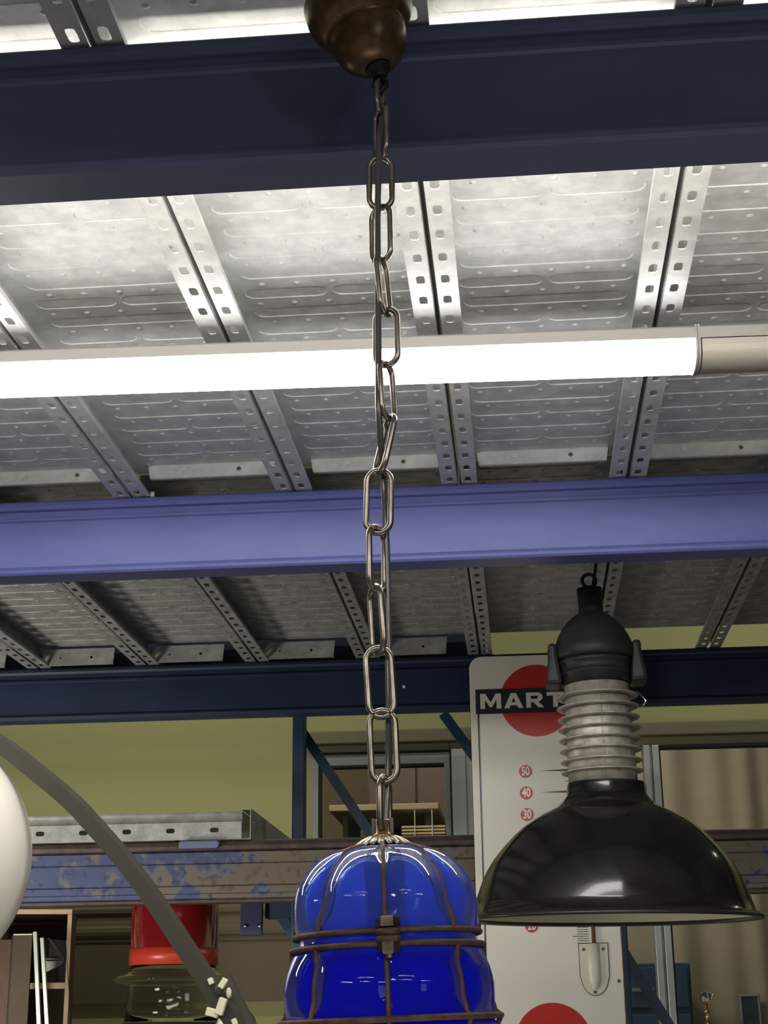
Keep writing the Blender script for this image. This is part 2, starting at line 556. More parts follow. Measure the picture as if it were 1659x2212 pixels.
part('drawer', MB().box(.232, .588, 6.0, 6.019, zb_ - .16, zb_ - .015), M_bluecab, t, bevel=.004)
part('handle', MB().box(.38, .46, 5.985, 5.999, zb_ - .1, zb_ - .088), M_frame, t)
c = at(1622, 2190, Y=6.44)
t = thing('framed_picture', (c.x, 6.46, c.z - .1), 'small dark picture in grey frame against the beige curtain', 'picture')
fr = MB()
x0, x1, z0, z1 = c.x - .04, c.x + .04, c.z - .15, at(1622, 2146, Y=6.44).z
fr.box(x0, x1, 6.44, 6.465, z1 - .012, z1).box(x0, x1, 6.44, 6.465, z0, z0 + .012)
fr.box(x0, x0 + .009, 6.44, 6.465, z0 + .012, z1 - .012).box(x1 - .009, x1, 6.44, 6.465, z0 + .012, z1 - .012)
part('frame', fr, M_frame, t, bevel=.002)
part('picture', MB().box(x0 + .009, x1 - .009, 6.446, 6.465, z0 + .012, z1 - .012), mat('dark_green_print', (.02, .035, .035), .3, 0, ((.012, .02, .015), (.03, .055, .07)), 16), t)

# ------------------------------------------------------------------ racking beams
BT, BB = 2.264, 2.147          # top and bottom of the shelf beams


def beam_profile(y, z0):
    p = [(.003, 0), (0, .003), (-.001, .007), (.001, .011), (.004, .013), (.004, .084), (.0015, .086), (.0015, .090), (.006, .092),
         (.006, .101), (.001, .103), (-.001, .108), (.0, .114), (.003, .117), (.047, .117), (.049, .115), (.049, .002), (.047, 0)]
    return [(y + a, z0 + b) for a, b in p][::-1]


def make_beam(label, y, m, z0=BB, x0=-2.1, x1=2.1, end=True):
    t = thing('rack_beam', (0, y, z0), label, 'rack beam', 'blue rack beams')
    part('box_section', MB().extrude_x(beam_profile(y, z0), x0, x1), m, t)
    for s, x in ((-1, x0), (1, x1)):
        part('hook_plate', MB().box(min(x, x + s * .006), max(x, x + s * .006), y - .01, y + .07, z0 - .04, z0 + .15), m, t)
    return t


b1 = make_beam('dark navy rack beam nearest the camera, across the top of the photo', 1.05, M_beamfront)
b2 = make_beam('brightly lit blue rack beam across the middle, behind the glowing tube lamp', 2.17, M_beam)
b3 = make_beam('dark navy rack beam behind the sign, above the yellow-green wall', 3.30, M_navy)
part('sticker_dot', MB().lathe([(0, 0), (.0038, 0), (.0038, .001), (0, .001)], at(873, 1483, Y=3.3025), 12, Matrix.Rotation(R(90), 3, 'X')), M_letter, b3, label='small pale dot')

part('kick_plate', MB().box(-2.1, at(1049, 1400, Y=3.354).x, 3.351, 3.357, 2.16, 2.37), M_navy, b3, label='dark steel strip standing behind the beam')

# a bolt left lying on the beam's top edge
a, b = at(305, 1066, Y=2.176), at(334, 1063, Y=2.176)
t = thing('loose_bolt', ((a.x + b.x) / 2, 2.176, BT + .0035), 'small loose bolt lying on top of the lit blue beam', 'bolt')
part('shank', MB().tube([(a.x, 2.176, BT + .0036), (b.x - .006, 2.176, BT + .0036)], .0026, 8), M_chrome, t)
part('head', MB().tube([(b.x - .0059, 2.176, BT + .0052), (b.x, 2.176, BT + .0052)], .0051, 6), M_galv, t)

# the old rusty beam one shelf down
y4, z4 = 3.30, 1.753
prof4 = [(.006, 0), (.0, .004), (0, .012), (.003, .014), (.003, .028), (.007, .0295), (.003, .031), (.003, .074), (.0065, .0755), (.003, .077),
         (.003, .099), (.012, .101), (.047, .101), (.049, .1), (.049, .002), (.047, 0)]
t4 = thing('rack_beam', (0, y4, z4), 'rusty brown rack beam with flaking blue paint, lowest of the beams', 'rack beam')
part('box_section', MB().extrude_x([(y4 + a, z4 + b) for a, b in prof4][::-1], -2.1, 2.1), M_rustbeam, t4)
part('top_lip', MB().extrude_x([(y4 + a, z4 + b) for a, b in [(.006, .1012), (-.002, .104), (-.003, .112), (.001, .121), (.006, .124), (.049, .124), (.049, .1012)]][::-1], -2.1, 2.1), M_darklip, t4, label='dark rusted top edge')
part('bottom_lip', MB().box(-2.1, 2.1, y4 - .002, y4 + .046, z4 - .006, z4 - .0002), M_darklip, t4)
a, b = at(387, 1818, Y=3.29), at(474, 1832, Y=3.29)
part('safety_clip', MB().prism([(a.x, b.z + .004), (a.x + .004, b.z), (b.x - .004, b.z), (b.x, b.z + .004), (b.x, a.z - .003), (b.x - .004, a.z), (a.x + .004, a.z), (a.x, a.z - .003)], 3.282, 3.294), M_beamfront, t4, label='small blue clip plate under the loose deck panel', bevel=.002)

# ------------------------------------------------------------------ deck panels
# pans are about a quarter metre wide and just over a metre long
ZP, ZF = 2.310, 2.2665         # pan underside and flange
FWD = .0225                    # flange width


def pan_mesh(PW, PL):
    """ribbed pan: a pressed slot every 50 mm, one long or two short in turn, small dimples between the rows"""
    hw = PW / 2 - .002
    mb = MB()

    def stadium(cx, cy, hl, r, k=7):
        p = []
        for sx, a0 in ((1, -90), (-1, 90)):
            for q in range(k + 1):
                a = R(a0 + 180 * q / k)
                p.append((cx + sx * hl + r * math.cos(a), cy + r * math.sin(a)))
        # a few points along the straight sides
        i1 = k + 1
        mid = [(cx + hl - 2 * hl * q / 6, cy + r) for q in range(1, 6)]
        mid2 = [(cx - hl + 2 * hl * q / 6, cy - r) for q in range(1, 6)]
        return p[:i1] + mid + p[i1:] + mid2

    def cell(x0, x1, y0, y1, cx, cy, hl, r, h):
        o, m = stadium(cx, cy, hl, r), stadium(cx, cy, hl, r - .0011)
        n = len(o)
        out = []
        for x, y in o:
            dx, dy = x - cx, y - cy
            t = min(((x1 - cx) if dx > 0 else (cx - x0)) / max(abs(dx), 1e-7), ((y1 - cy) if dy > 0 else (cy - y0)) / max(abs(dy), 1e-7))
            out.append([cx + dx * t, cy + dy * t])
        for ex in (x0, x1):
            for ey in (y0, y1):
                q = min(range(n), key=lambda i: math.hypot(out[i][0] - ex, out[i][1] - ey))
                out[q] = [ex, ey]
        vs = [(x, y, 0) for x, y in out] + [(x, y, 0) for x, y in o] + [(x, y, h) for x, y in m]
        fs = []
        for q in range(n):
            q2 = (q + 1) % n
            fs += [(q2, q, n + q, n + q2), (n + q2, n + q, 2 * n + q, 2 * n + q2)]
        fs.append(tuple(range(2 * n, 3 * n))[::-1])
        mb.add(vs, fs)
    rows = int(PL / .05)
    for k in range(rows):
        y0, y1 = .05 * k, .05 * (k + 1)
        if k == rows - 1:
            y1 = PL
        cy = y0 + .025
        if not k % 2:
            cell(-hw, hw, y0, y1, 0, cy, .084, .0125, .0010)
        else:
            cell(-hw, 0, y0, y1, -.0515, cy, .036, .0125, .0010)
            cell(0, hw, y0, y1, .0515, cy, .036, .0125, .0010)
        for q in range(-2, 3):
            cx = q * .041 + (.006 if k % 2 else -.004)
            mb.lathe([(.0042, .0002), (.003, -.0008), (.0012, -.0015), (0, -.0016)], (cx, y0 + .001, 0), 8)
    dz = ZF - ZP
    for s in (-1, 1):              # side webs
        x = s * (hw - .001)
        mb.box(min(x, x + s * .001), max(x, x + s * .001), 0, PL - .001, dz + .003, .0)
    return mb.mesh('pan', M_galv)


def flange_mesh(ny):
    vs, fs = [], []
    mb = MB()
    p, n = .05, 24
    for k in range(ny):
        yc = p * (k + .5)
        hx, hy = .0047, .0100
        inner, outer = [], []
        for q in range(n):
            a = 2 * PI * (q + .5) / n
            ca, sa = math.cos(a), math.sin(a)
            e = .55
            inner.append((hx * math.copysign(abs(ca) ** e, ca) + .001, yc + hy * math.copysign(abs(sa) ** e, sa)))
            m = max(abs(ca) / (FWD / 2), abs(sa) / (p / 2))
            outer.append([ca / m, sa / m])
        for cx, cy in ((1, 1), (-1, 1), (-1, -1), (1, -1)):
            q = min(range(n), key=lambda i: math.hypot(outer[i][0] - cx * FWD / 2, outer[i][1] - cy * p / 2))
            outer[q] = [cx * FWD / 2, cy * p / 2]
        vv = [(x, y, 0) for x, y in inner] + [(x, yc + y, 0) for x, y in outer]
        ff = [(q, (q + 1) % n, n + (q + 1) % n, n + q)[::-1] for q in range(n)]
        mb.add(vv, ff)
    # small returned lip on the free edge
    mb.box(-FWD / 2 - .0008, -FWD / 2, 0, p * ny, -.0004, .005)
    return mb.mesh('flange', M_galv)


def plate_mesh(w, holes, h=.021):
    """turned-down end lip of a pan, holes cut through"""
    mb = MB()
    n = 16
    xs = [-w / 2] + [(holes[i][0] + holes[i + 1][0]) / 2 for i in range(len(holes) - 1)] + [w / 2]
    for i, (hx, hr) in enumerate(holes):
        x0, x1 = xs[i], xs[i + 1]
        inn, out = [], []
        for q in range(n):
            a = 2 * PI * (q + .5) / n
            ca, sa = math.cos(a), math.sin(a)
            inn.append((hx + hr * ca, h / 2 + hr * sa))
            tx = ((x1 - hx) if ca > 0 else (hx - x0)) / max(abs(ca), 1e-6)
            tz = h / 2 / max(abs(sa), 1e-6)
            tt = min(tx, tz)
            out.append([hx + ca * tt, h / 2 + sa * tt])
        for cx in (x0, x1):
            for cz in (0, h):
                q = min(range(n), key=lambda j: abs(math.atan2(math.sin(math.atan2(cz - h / 2, cx - hx) - 2 * PI * (j + .5) / n), math.cos(math.atan2(cz - h / 2, cx - hx) - 2 * PI * (j + .5) / n))))
                cc = cx
                if cz == 0 and cx in (-w / 2, w / 2):
                    cc = cx * .965
                out[q] = [cc, cz]
        mb.add([(x, 0, z) for x, z in inn] + [(x, 0, z) for x, z in out], [(q, (q + 1) % n, n + (q + 1) % n, n + q) for q in range(n)])
    mb.box(-w / 2, w / 2, -.002, 0, h - .001, h + .004)
    mb.box(-w / 2 * .96, w / 2 * .96, 0, .006, -.0005, .0008)
    return mb.mesh('end_plate', M_galv)


PW1, PL1, PW2, PL2 = .2488, 1.064, .2460, 1.09
PAN, FLANGE = pan_mesh(PW1, PL1), flange_mesh(21)
PAN_SHADED, FLANGE_SHADED = pan_mesh(PW2, PL2), flange_mesh(23)
for me in (PAN_SHADED, FLANGE_SHADED):
    me.materials[0] = M_galv_dark
PLATE = plate_mesh(.196, [(-.042, .0022), (.042, .0034)])
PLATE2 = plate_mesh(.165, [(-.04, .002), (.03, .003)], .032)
PLATE2.materials[0] = M_galv_dark
hexb = MB()
hexb.lathe([(0, -.0035), (.0062, -.0035), (.0062, 0), (0, 0)], (0, 0, 0), 16, Matrix.Rotation(R(-90), 3, 'X'), smooth=False)
hexb.lathe([(0, -.0075), (.0045, -.0075), (.0045, -.0034)], (0, 0, 0), 6, Matrix.Rotation(R(-90), 3, 'X'), smooth=False)
for i, v in enumerate(hexb.v):
    hexb.v[i] = Vector((v.x, -abs(v.y), v.z))
BOLT = hexb.mesh('bolt', M_galv)


def deck_panel(x, y0, label, group, plate=None, pan=PAN, flange=FLANGE, PW=PW1):
    t = thing('deck_panel', (x, y0, ZF), label, 'deck panel', group)
    link_mesh('pan', pan, t, (0, 0, ZP - ZF))
    for s in (-1, 1):
        f = link_mesh('flange', flange, t, (s * (PW / 2 - FWD / 2 - .0026), 0, 0))
        if s < 0:
            f.scale = (-1, 1, 1)
        md = f.modifiers.new('solid', 'SOLIDIFY')
        md.thickness = .0012
        md.offset = 0
    if plate == 1:
        e = link_mesh('end_plate', PLATE, t, (0, 1.035, 2.2905 - ZF))
        md = e.modifiers.new('solid', 'SOLIDIFY')
        md.thickness = .0014
        link_mesh('bolt', BOLT, e, (-.042, -.0008, .0105))
    if plate == 2:
        e = link_mesh('end_plate', PLATE2, t, (-.03, 1.086, 2.267 - ZF))
        md = e.modifiers.new('solid', 'SOLIDIFY')
        md.thickness = .0014
    return t


ORD = ['first', 'second', 'third', 'fourth', 'fifth', 'sixth', 'seventh', 'eighth', 'ninth']
for i in range(4):                                # above the camera, only the far ends show
    deck_panel(-.451 + .25 * i, .065, f'bright galvanised deck panel above the nearest navy beam, {ORD[i]} from left', 'deck panels above the nearest beam')
for i in range(5):                                # between the navy beam and the lit blue beam
    deck_panel(-.698 + .25 * i, 1.13, f'galvanised deck panel between nearest navy beam and lit blue beam, {ORD[i]} from left', 'deck panels over the tube lamp', 1)
for i in range(8):                                # between the lit blue beam and the far navy beam
    deck_panel(-1.188 + .247 * i, 2.2, f'dim galvanised deck panel between lit blue beam and far navy beam, {ORD[i]} from left', 'deck panels behind the lit blue beam', 2 if i < 5 else None, PAN_SHADED, FLANGE_SHADED, PW2)

# the bays run on a little past both edges of the photo
for x, y, where in ((-.701, .065, 'nearest navy beam, just past the left edge'), (.549, .065, 'nearest navy beam, just past the right edge'), (.799, .065, 'nearest navy beam, second past the right edge')):
    deck_panel(x, y, 'bright galvanised deck panel above the ' + where, 'deck panels above the nearest beam')
for x, where in ((-.948, 'just past the left edge'), (.552, 'just past the right edge'), (.802, 'second past the right edge')):
    deck_panel(x, 1.13, 'galvanised deck panel over the tube lamp row, ' + where, 'deck panels over the tube lamp', 1)
deck_panel(-1.188 + .247 * 8, 2.2, 'dim galvanised deck panel behind the lit blue beam, just past the right edge', 'deck panels behind the lit blue beam', None, PAN_SHADED, FLANGE_SHADED, PW2)

# the loose panel lying on the rusty beam
x1, x0 = at(522, 1780, Y=3.3).x, -1.75
z0, z1 = 1.8785, at(520, 1752, Y=3.3).z
t = thing('deck_panel', ((x0 + x1) / 2, 3.3, z0), 'loose galvanised deck panel with oval slots lying on the rusty beam', 'deck panel')
mb = MB()
n = 16
pitch = .0955
xc = at(463, 1791, Y=3.3).x
hz0, hz1 = z0, at(500, 1775, Y=3.3).z
cells = [xc - pitch * k for k in range(12)]
edges = [x1] + [xc - pitch * (k + .5) for k in range(11)] + [x0]
for k, cx in enumerate(cells):
    xa, xb = edges[k + 1], edges[k]
    inn, out = [], []
    zc = (hz0 + hz1) / 2 + .0015
    for q in range(n):
        an = 2 * PI * (q + .5) / n
        ca, sa = math.cos(an), math.sin(an)
        inn.append((cx + .0095 * math.copysign(abs(ca) ** .6, ca), zc + .0052 * math.copysign(abs(sa) ** .7, sa)))
        tx = ((xb - cx) if ca > 0 else (cx - xa)) / max(abs(ca), 1e-6)
        tz = ((hz1 - zc) if sa > 0 else (zc - hz0)) / max(abs(sa), 1e-6)
        tt = min(tx, tz)
        out.append([cx + ca * tt, zc + sa * tt])
    for ex in (xa, xb):
        for ez in (hz0, hz1):
            ta = math.atan2(ez - zc, ex - cx)
            q = min(range(n), key=lambda j: abs(math.atan2(math.sin(ta - 2 * PI * (j + .5) / n), math.cos(ta - 2 * PI * (j + .5) / n))))
            out[q] = [ex, ez]
    mb.add([(x, 3.3, z) for x, z in inn] + [(x, 3.3, z) for x, z in out], [(q, (q + 1) % n, n + (q + 1) % n, n + q) for q in range(n)])
part('slotted_lip', mb, M_galv_dark, t, solid=.0016)
part('pan', MB().extrude_x([(3.301, hz1), (3.306, hz1 + .008), (3.308, hz1 + .014), (3.303, hz1 + .019), (3.304, z1), (3.95, z1), (3.95, z1 - .0015), (3.306, z1 - .0016), (3.3055, hz1 + .019), (3.310, hz1 + .014), (3.308, hz1 + .008), (3.303, hz1)][::-1], x0, x1), M_galv_dark, t)
# the raised end flange, running away from the camera
ef = MB()
xe = at(541, 1748, Y=3.3).x
zt = at(541, 1747, Y=3.3).z
nh = 11
ev, pl = [], .63
for k in range(nh):
    ya, yb = 3.302 + pl * k / nh, 3.302 + pl * (k + 1) / nh
    yc, zc = (ya + yb) / 2, z0 + (zt - z0) * .62
    inn, out = [], []
    for q in range(n):
        an = 2 * PI * (q + .5) / n
        ca, sa = math.cos(an), math.sin(an)
        inn.append((yc + .0075 * ca, zc + .0045 * sa))
        tt = min((pl / nh / 2) / max(abs(ca), 1e-6), ((zt - zc) if sa > 0 else (zc - z0)) / max(abs(sa), 1e-6))
        out.append([yc + ca * tt, zc + sa * tt])
    for ey in (ya, yb):
        for ez in (z0, zt):
            ta = math.atan2(ez - zc, ey - yc)
            q = min(range(n), key=lambda j: abs(math.atan2(math.sin(ta - 2 * PI * (j + .5) / n), math.cos(ta - 2 * PI * (j + .5) / n))))
            out[q] = [ey, ez]
    ef.add([(xe, y, z) for y, z in inn] + [(xe, y, z) for y, z in out], [(q, (q + 1) % n, n + (q + 1) % n, n + q) for q in range(n)])
ef.box(xe - .02, xe, 3.302, 3.302 + pl, zt - .0008, zt + .0008)
ef.box(x1 - .001, xe, 3.312, 3.302 + pl, z0, z0 + .002)
part('end_flange', ef, M_galv_dark, t, solid=.0016)

# ------------------------------------------------------------------ upright frame behind the beams
t = thing('upright_frame', (-.15, 3.55, 0), 'dark blue upright frame with slanting braces behind the far navy beam', 'rack frame')


def channel(mb, xa, xb, y0, y1, z0, z1):
    return mb.box(xa, xb, y0, y1, z0, z1)


part('post', channel(MB(), -.518, -.490, 3.49, 3.53, 0, 2.55), M_framepaint, t, bevel=.003)
part('post', channel(MB(), .203, .219, 3.49, 3.53, 0, 2.55), M_framepaint, t, bevel=.003)


def brace(p, q, wd=.022):
    p, q = Vector(p), Vector(q)
    return MB().tube([p, q], wd * .72, 4, square=True, up=(0, 1, 0))


part('brace', brace((-.513, 3.548, 2.165), (-.02, 3.548, 1.42)), M_framepaint, t)
part('brace', brace((-.172, 3.548, 2.183), (.203, 3.548, 1.634)), M_framepaint, t)
part('brace', brace((.199, 3.548, 1.665), (.72, 3.548, .76)), M_framepaint, t)
part('brace', brace((-.585, 3.548, 1.785), (-.10, 3.548, 1.09)), M_framepaint, t)
part('brace', brace((-.505, 3.548, .75), (.21, 3.548, .12)), M_framepaint, t)
a, b = at(521, 1950, Y=3.53), at(568, 2021, Y=3.53)
part('cross_beam', MB().box(b.x + .003, .2, 3.535, 3.575, at(600, 1984, Y=3.535).z, 1.80), M_navy, t, bevel=.003)
pl = part('connector_plate', MB().box(a.x, b.x, 3.518, 3.530, b.z, 1.80), M_navy, t, label='dark blue connector plate with two bright bolts', bevel=.002)
for px in (530, 561):
    c = at(px, 2000, Y=3.515)
    part('bolt', MB().lathe([(0, -.001), (.004, -.001), (.0047, .002), (.0047, .004)], c, 12, Matrix.Rotation(R(-90), 3, 'X')), M_chrome, pl)

# ------------------------------------------------------------------ tube lamps
def batten(x0, x1, y, z, label, cat, lit, group, flip=None):
    """a linear lamp under the deck: slim housing, curved diffuser, end caps"""
    t = thing('tube_lamp', ((x0 + x1) / 2, y, z), label, cat, group)
    hw, hh = .03, .016
    part('housing', MB().extrude_x([(y - hw, z), (y - hw, z + hh - .003), (y - hw + .003, z + hh), (y + hw - .003, z + hh), (y + hw, z + hh - .003), (y + hw, z)][::-1], x0, x1), M_housing, t)
    dp = [(y + hw * .97 * math.cos(a), z - .001 - .0275 * abs(math.sin(a)) ** .6) for a in [PI * k / 28 for k in range(29)]]
    part('diffuser', MB().extrude_x(dp, x0 + .004, x1 - .004), M_lit if lit else M_diff, t, label='glowing white diffuser' if lit else 'unlit cream diffuser')
    ec = [(y + hw * 1.02 * math.cos(a), z - .001 - .0285 * abs(math.sin(a)) ** .6) for a in [PI * k / 28 for k in range(29)]]
    ec = ec + [(y - hw * 1.02, z + hh + .0005), (y + hw * 1.02, z + hh + .0005)]
    for xa in (x0, x1 - .0025):
        part('end_cap', MB().extrude_x(ec, xa, xa + .0025), M_housing, t)
    for xa in (x0 + .12, x1 - .12):
        part('mounting_clip', MB().box(xa - .012, xa + .012, y + .017, y + .029, z + hh, ZF - .001), M_galv_dark, t)
    # the row runs slightly askew to the beams
    q = Matrix.Rotation(R(1.75), 3, 'Z') @ (t.location - Vector((XB, YB, 0))) + Vector((XB, YB, 0))
    t.location = q
    t.rotation_euler.z = R(1.75)
    return t


YB, ZB = 1.645, 2.2325
XB = at(1508, 760, Y=YB - .03).x
batten(XB - 1.2, XB, YB, ZB, 'glowing white tube lamp under the deck, left of the unlit one', 'tube lamp', True, 'tube lamps under the deck')
batten(XB + .0006, XB + 1.2006, YB, ZB, 'unlit grey tube lamp at the right edge, end to end with the glowing one', 'tube lamp', False, 'tube lamps under the deck')
batten(XB - 2.404, XB - 1.204, YB, ZB, 'glowing tube lamp continuing the lit row past the left edge', 'tube lamp', True, 'tube lamps under the deck')
# a second lit tube lamp fixed to the back of the nearest beam (its body is hidden from here, its light is not)
t = thing('beam_lamp', (-.1, 1.11, 2.2), 'lit tube lamp fixed to the back of the nearest navy beam', 'tube lamp')
part('housing', MB().box(-.95, .52, 1.0992, 1.110, 2.164, 2.222), M_housing, t, bevel=.002)
part('diffuser', MB().extrude_x([(1.1105, 2.168), (1.1105, 2.218), (1.1125, 2.218), (1.133, 2.173), (1.133, 2.170), (1.131, 2.168)], -.94, .51), M_lit2, t)
for xa in (-.95, .51):
    part('end_cap', MB().box(xa, xa + .01, 1.1101, 1.1345, 2.166, 2.220), M_housing, t)

# ------------------------------------------------------------------ the blue lantern on its chain
LD = .98
LX = -.0845
root = thing('cage_lantern', (LX, LD, 1.6), 'cobalt blue lobed glass cage lantern hanging on a long steel chain', 'pendant lamp')


def zc(py):
    return at(836, py, Y=LD).z


# canopy: a small stepped copper bell, hung a little askew
ctip = at(822, 163, Y=LD)
T16 = Matrix.Rotation(R(-15), 3, 'Y')
cprof = [(.0085, .0075), (.0105, .0078), (.0165, .0098), (.022, .0145), (.0262, .0215), (.0285, .029), (.0295, .037),
         (.0287, .0395), (.0318, .041), (.0368, .0465), (.0398, .053), (.0408, .060), (.0408, .070), (.037, .0705), (.036, .06)]
part('canopy_neck', MB().lathe([(0, -.001), (.005, -.001), (.0062, .001), (.0066, .004), (.0092, .005), (.0098, .0075), (0, .0078)], ctip, 32, T16), M_iron, root, label='dark neck under the canopy')
part('canopy', MB().lathe(cprof, ctip, 48, T16), M_bronze, root, label='aged copper ceiling canopy')
cb = ctip + T16 @ Vector((0, 0, .066))
part('canopy_stem', MB().tube([cb - Vector((0, 0, .012)), (cb.x, cb.y, ZF - .0015)], .011, 16), M_iron, root)
hk = at(821, 176, Y=LD)
part('hook', MB().tube([ctip + Vector((0, 0, .006)), ctip + Vector((.0, 0, -.002)), ctip + Vector((.0045, 0, -.006)), hk + Vector((.0045, 0, -.004)), hk + Vector((0, 0, -.009)), hk + Vector((-.0045, 0, -.004)), hk + Vector((-.003, 0, .003))], .0021, 8), M_iron, root)

WR = .00215                    # half the link wire


def link(px, y0, y1, wpx, sgn=1, lean=0.0, scale_w=.0208):
    """one oblong chain link; wpx is how wide it looks, which gives its twist"""
    a, b = at(px, y0, Y=LD), at(px, y1, Y=LD)
    L = (a.z - b.z)
    c = (a + b) / 2
    mpp = (at(px + 50, (y0 + y1) / 2, Y=LD) - at(px - 50, (y0 + y1) / 2, Y=LD)).x / 100
    w = min(1, max(.05, (wpx * mpp - 2 * WR) / (scale_w - 2 * WR)))
    tw = sgn * math.acos(w)
    hr = scale_w / 2 - WR
    hl = L / 2 - WR - hr
    pts = []
    for k in range(13):
        an = PI * k / 12
        pts.append((hr * math.cos(an), hl + hr * math.sin(an)))
    for k in range(13):
        an = PI + PI * k / 12
        pts.append((hr * math.cos(an), -hl + hr * math.sin(an)))
    out = []
    for x, z in pts:
        p = Vector((x * math.cos(tw), x * math.sin(tw), z))
        p = Matrix.Rotation(lean, 3, 'Y') @ p
        out.append(c + p)
    part('chain_link', MB().tube(out, WR, 10, closed=True), M_link, root)


link(820, 170, 243, 22, 1, scale_w=.015)
link(823, 226, 347, 40, -1)
link(822, 335, 456, 62, 1)
link(823, 442, 571, 55, -1)
link(828, 550, 685, 30, 1, lean=R(-5))
link(835, 662, 795, 62, -1)
link(836.5, 777, 912, 36, 1, lean=R(-3))
link(832, 892, 1029, 38, -1, lean=R(13))
link(818, 1010, 1158, 73, -1, lean=R(2))
link(814, 1132, 1283, 42, 1)
link(814, 1260, 1418, 42, -1, lean=R(-3))
link(821, 1393, 1556, 74, 1, lean=R(-3))
link(828, 1528, 1697, 72, -1, lean=R(-2))
link(830.5, 1671, 1805, 30, 1)
cpts = []
for px, py, dy in ((820, 150, .004), (823, 240, .006), (820, 330, -.004), (818, 480, -.006), (818, 640, -.006), (819, 790, -.005), (820, 900, -.006), (826, 1020, .006), (831, 1120, .006), (835, 1250, .007), (837, 1400, .007), (838, 1520, .007), (837, 1640, .008), (833, 1740, .006), (829, 1815, .004)):
    p = at(px, py, Y=LD)
    cpts.append(p + Vector((0, dy, 0)))
# smooth the path
sm = []
for i in range(len(cpts) - 1):
    p0, p1, p2, p3 = cpts[max(i - 1, 0)], cpts[i], cpts[i + 1], cpts[min(i + 2, len(cpts) - 1)]
    for k in range(5):
        u = k / 5
        sm.append(.5 * ((2 * p1) + (p2 - p0) * u + (2 * p0 - 5 * p1 + 4 * p2 - p3) * u * u + (3 * p1 - p0 - 3 * p2 + p3) * u ** 3))
sm.append(cpts[-1])
part('power_cord', MB().tube(sm, .0023, 8), M_cord, root, label='thin grey flex threaded beside the chain')

# body, in its own upright frame about the axis, then leaned by 1.6 degrees
AX = at(828, 1816, Y=LD)
TILT = Matrix.Rotation(R(-1.7), 3, 'Y')


def bl(mb):
    """local lantern coordinates (z measured down from the collar) to the place"""
    mb.v = [AX + TILT @ Vector(p) for p in mb.v]
    return mb


def dz(py):
    return zc(py) - AX.z


capz = dz(1771)
part('cap', bl(MB().lathe([(0, capz), (.0052, capz), (.0056, capz - .0006), (.0056, .0048), (.0066, .0038), (.0075, .0018), (.004, .0012), (0, .0012)], (0, 0, 0), 28)), M_brass, root, label='small brass cap')
for sx in (-1, 1):
    part('cap_cheek', bl(MB().box(min(sx * .0049, sx * .0066), max(sx * .0049, sx * .0066), -.003, .003, .0042, capz + .0008)), M_chrome, root)
# scalloped collar, one petal after another
for k in range(20):
    an = 2 * PI * k / 20
    c, s = math.cos(an), math.sin(an)
    pr = [(.0055, .0016, .0008), (.0095, .0012, .0015), (.0135, -.0006, .0021), (.0168, -.0028, .0021), (.0184, -.0042, .0011)]
    vv, ff = [], []
    for r, z, hwid in pr:
        for q, dzq in ((-1, 0), (0, .0010), (1, 0)):
            vv.append((r * c - q * hwid * s, r * s + q * hwid * c, z + dzq))
    for i in range(len(pr) - 1):
        for q in range(2):
            ff.append((i * 3 + q, i * 3 + 3 + q, i * 3 + 4 + q, i * 3 + 1 + q))
    part('collar_petal', bl(MB().add(vv, ff, True)), M_leaf, root, solid=.0008)

W0 = R(-90 + 4)                # one cage wire faces the camera, eight in all
GP = [(1829, .011), (1831, .018), (1834, .0255), (1840, .0318), (1849, .0388), (1863, .0448), (1882, .0502), (1900, .0538), (1918, .0566), (1938, .0581), (1958, .0587), (1980, .0585), (2000, .0577), (2014, .0562),
      (2023, .0548), (2031, .0545), (2040, .0551), (2048, .0566), (2060, .0590), (2078, .0615), (2097, .0638), (2116, .0652), (2136, .0660), (2158, .0659), (2178, .0650), (2193, .0637), (2203, .0630), (2212, .0636), (2222, .0655), (2236, .0668)]
GP = [(dz(y), r) for y, r in GP]
zl = GP[-1][0]
for k in range(1, 13):         # below the frame the glass swells once more and closes in a drop
    u = k / 12
    GP.append((zl - .085 * u, .0668 * (1 - u ** 2.4) ** .5 if u < 1 else .004))


def rprof(z):
    for i in range(len(GP) - 1):
        if GP[i][0] >= z >= GP[i + 1][0]:
            u = (GP[i][0] - z) / (GP[i][0] - GP[i + 1][0])
            return GP[i][1] + (GP[i + 1][1] - GP[i][1]) * u
    return GP[-1][1]


ZR1, ZR2, ZR3 = dz(2021), dz(2049), dz(2203)


def pinch(z):
    """how deep the wires press into the glass at height z"""
    d = min(abs(z - ZR1), abs(z - ZR2), abs(z - ZR3))
    u = min(1, d / (.020 if z > ZR1 else .014))
    u = u * u * (3 - 2 * u)
    return (.0084 if z > ZR1 else .0056) * u * min(1, max(0.1, (GP[0][0] - z) / .009))


def rlobe(r, z, a):
    s = abs(math.sin(4 * (a - W0)))
    return r - pinch(z) * (1 - s ** .62)


ZD = []
for i in range(len(GP) - 1):
    for k in range(2):
        u = k / 2
        ZD.append((GP[i][1] + (GP[i + 1][1] - GP[i][1]) * u, GP[i][0] + (GP[i + 1][0] - GP[i][0]) * u))
ZD.append((GP[-1][1], GP[-1][0]))
g = MB().lathe(ZD, (0, 0, 0), 160, rfun=rlobe)
inner = [(max(r - .0028, .001), z) for r, z in ZD]
g2 = MB().lathe(inner[::-1], (0, 0, 0), 160, rfun=rlobe)
g.add(g2.v, g2.f, True)
part('glass_shade', bl(g), M_blueglass, root, label='cobalt blue blown glass bulging between the wires')
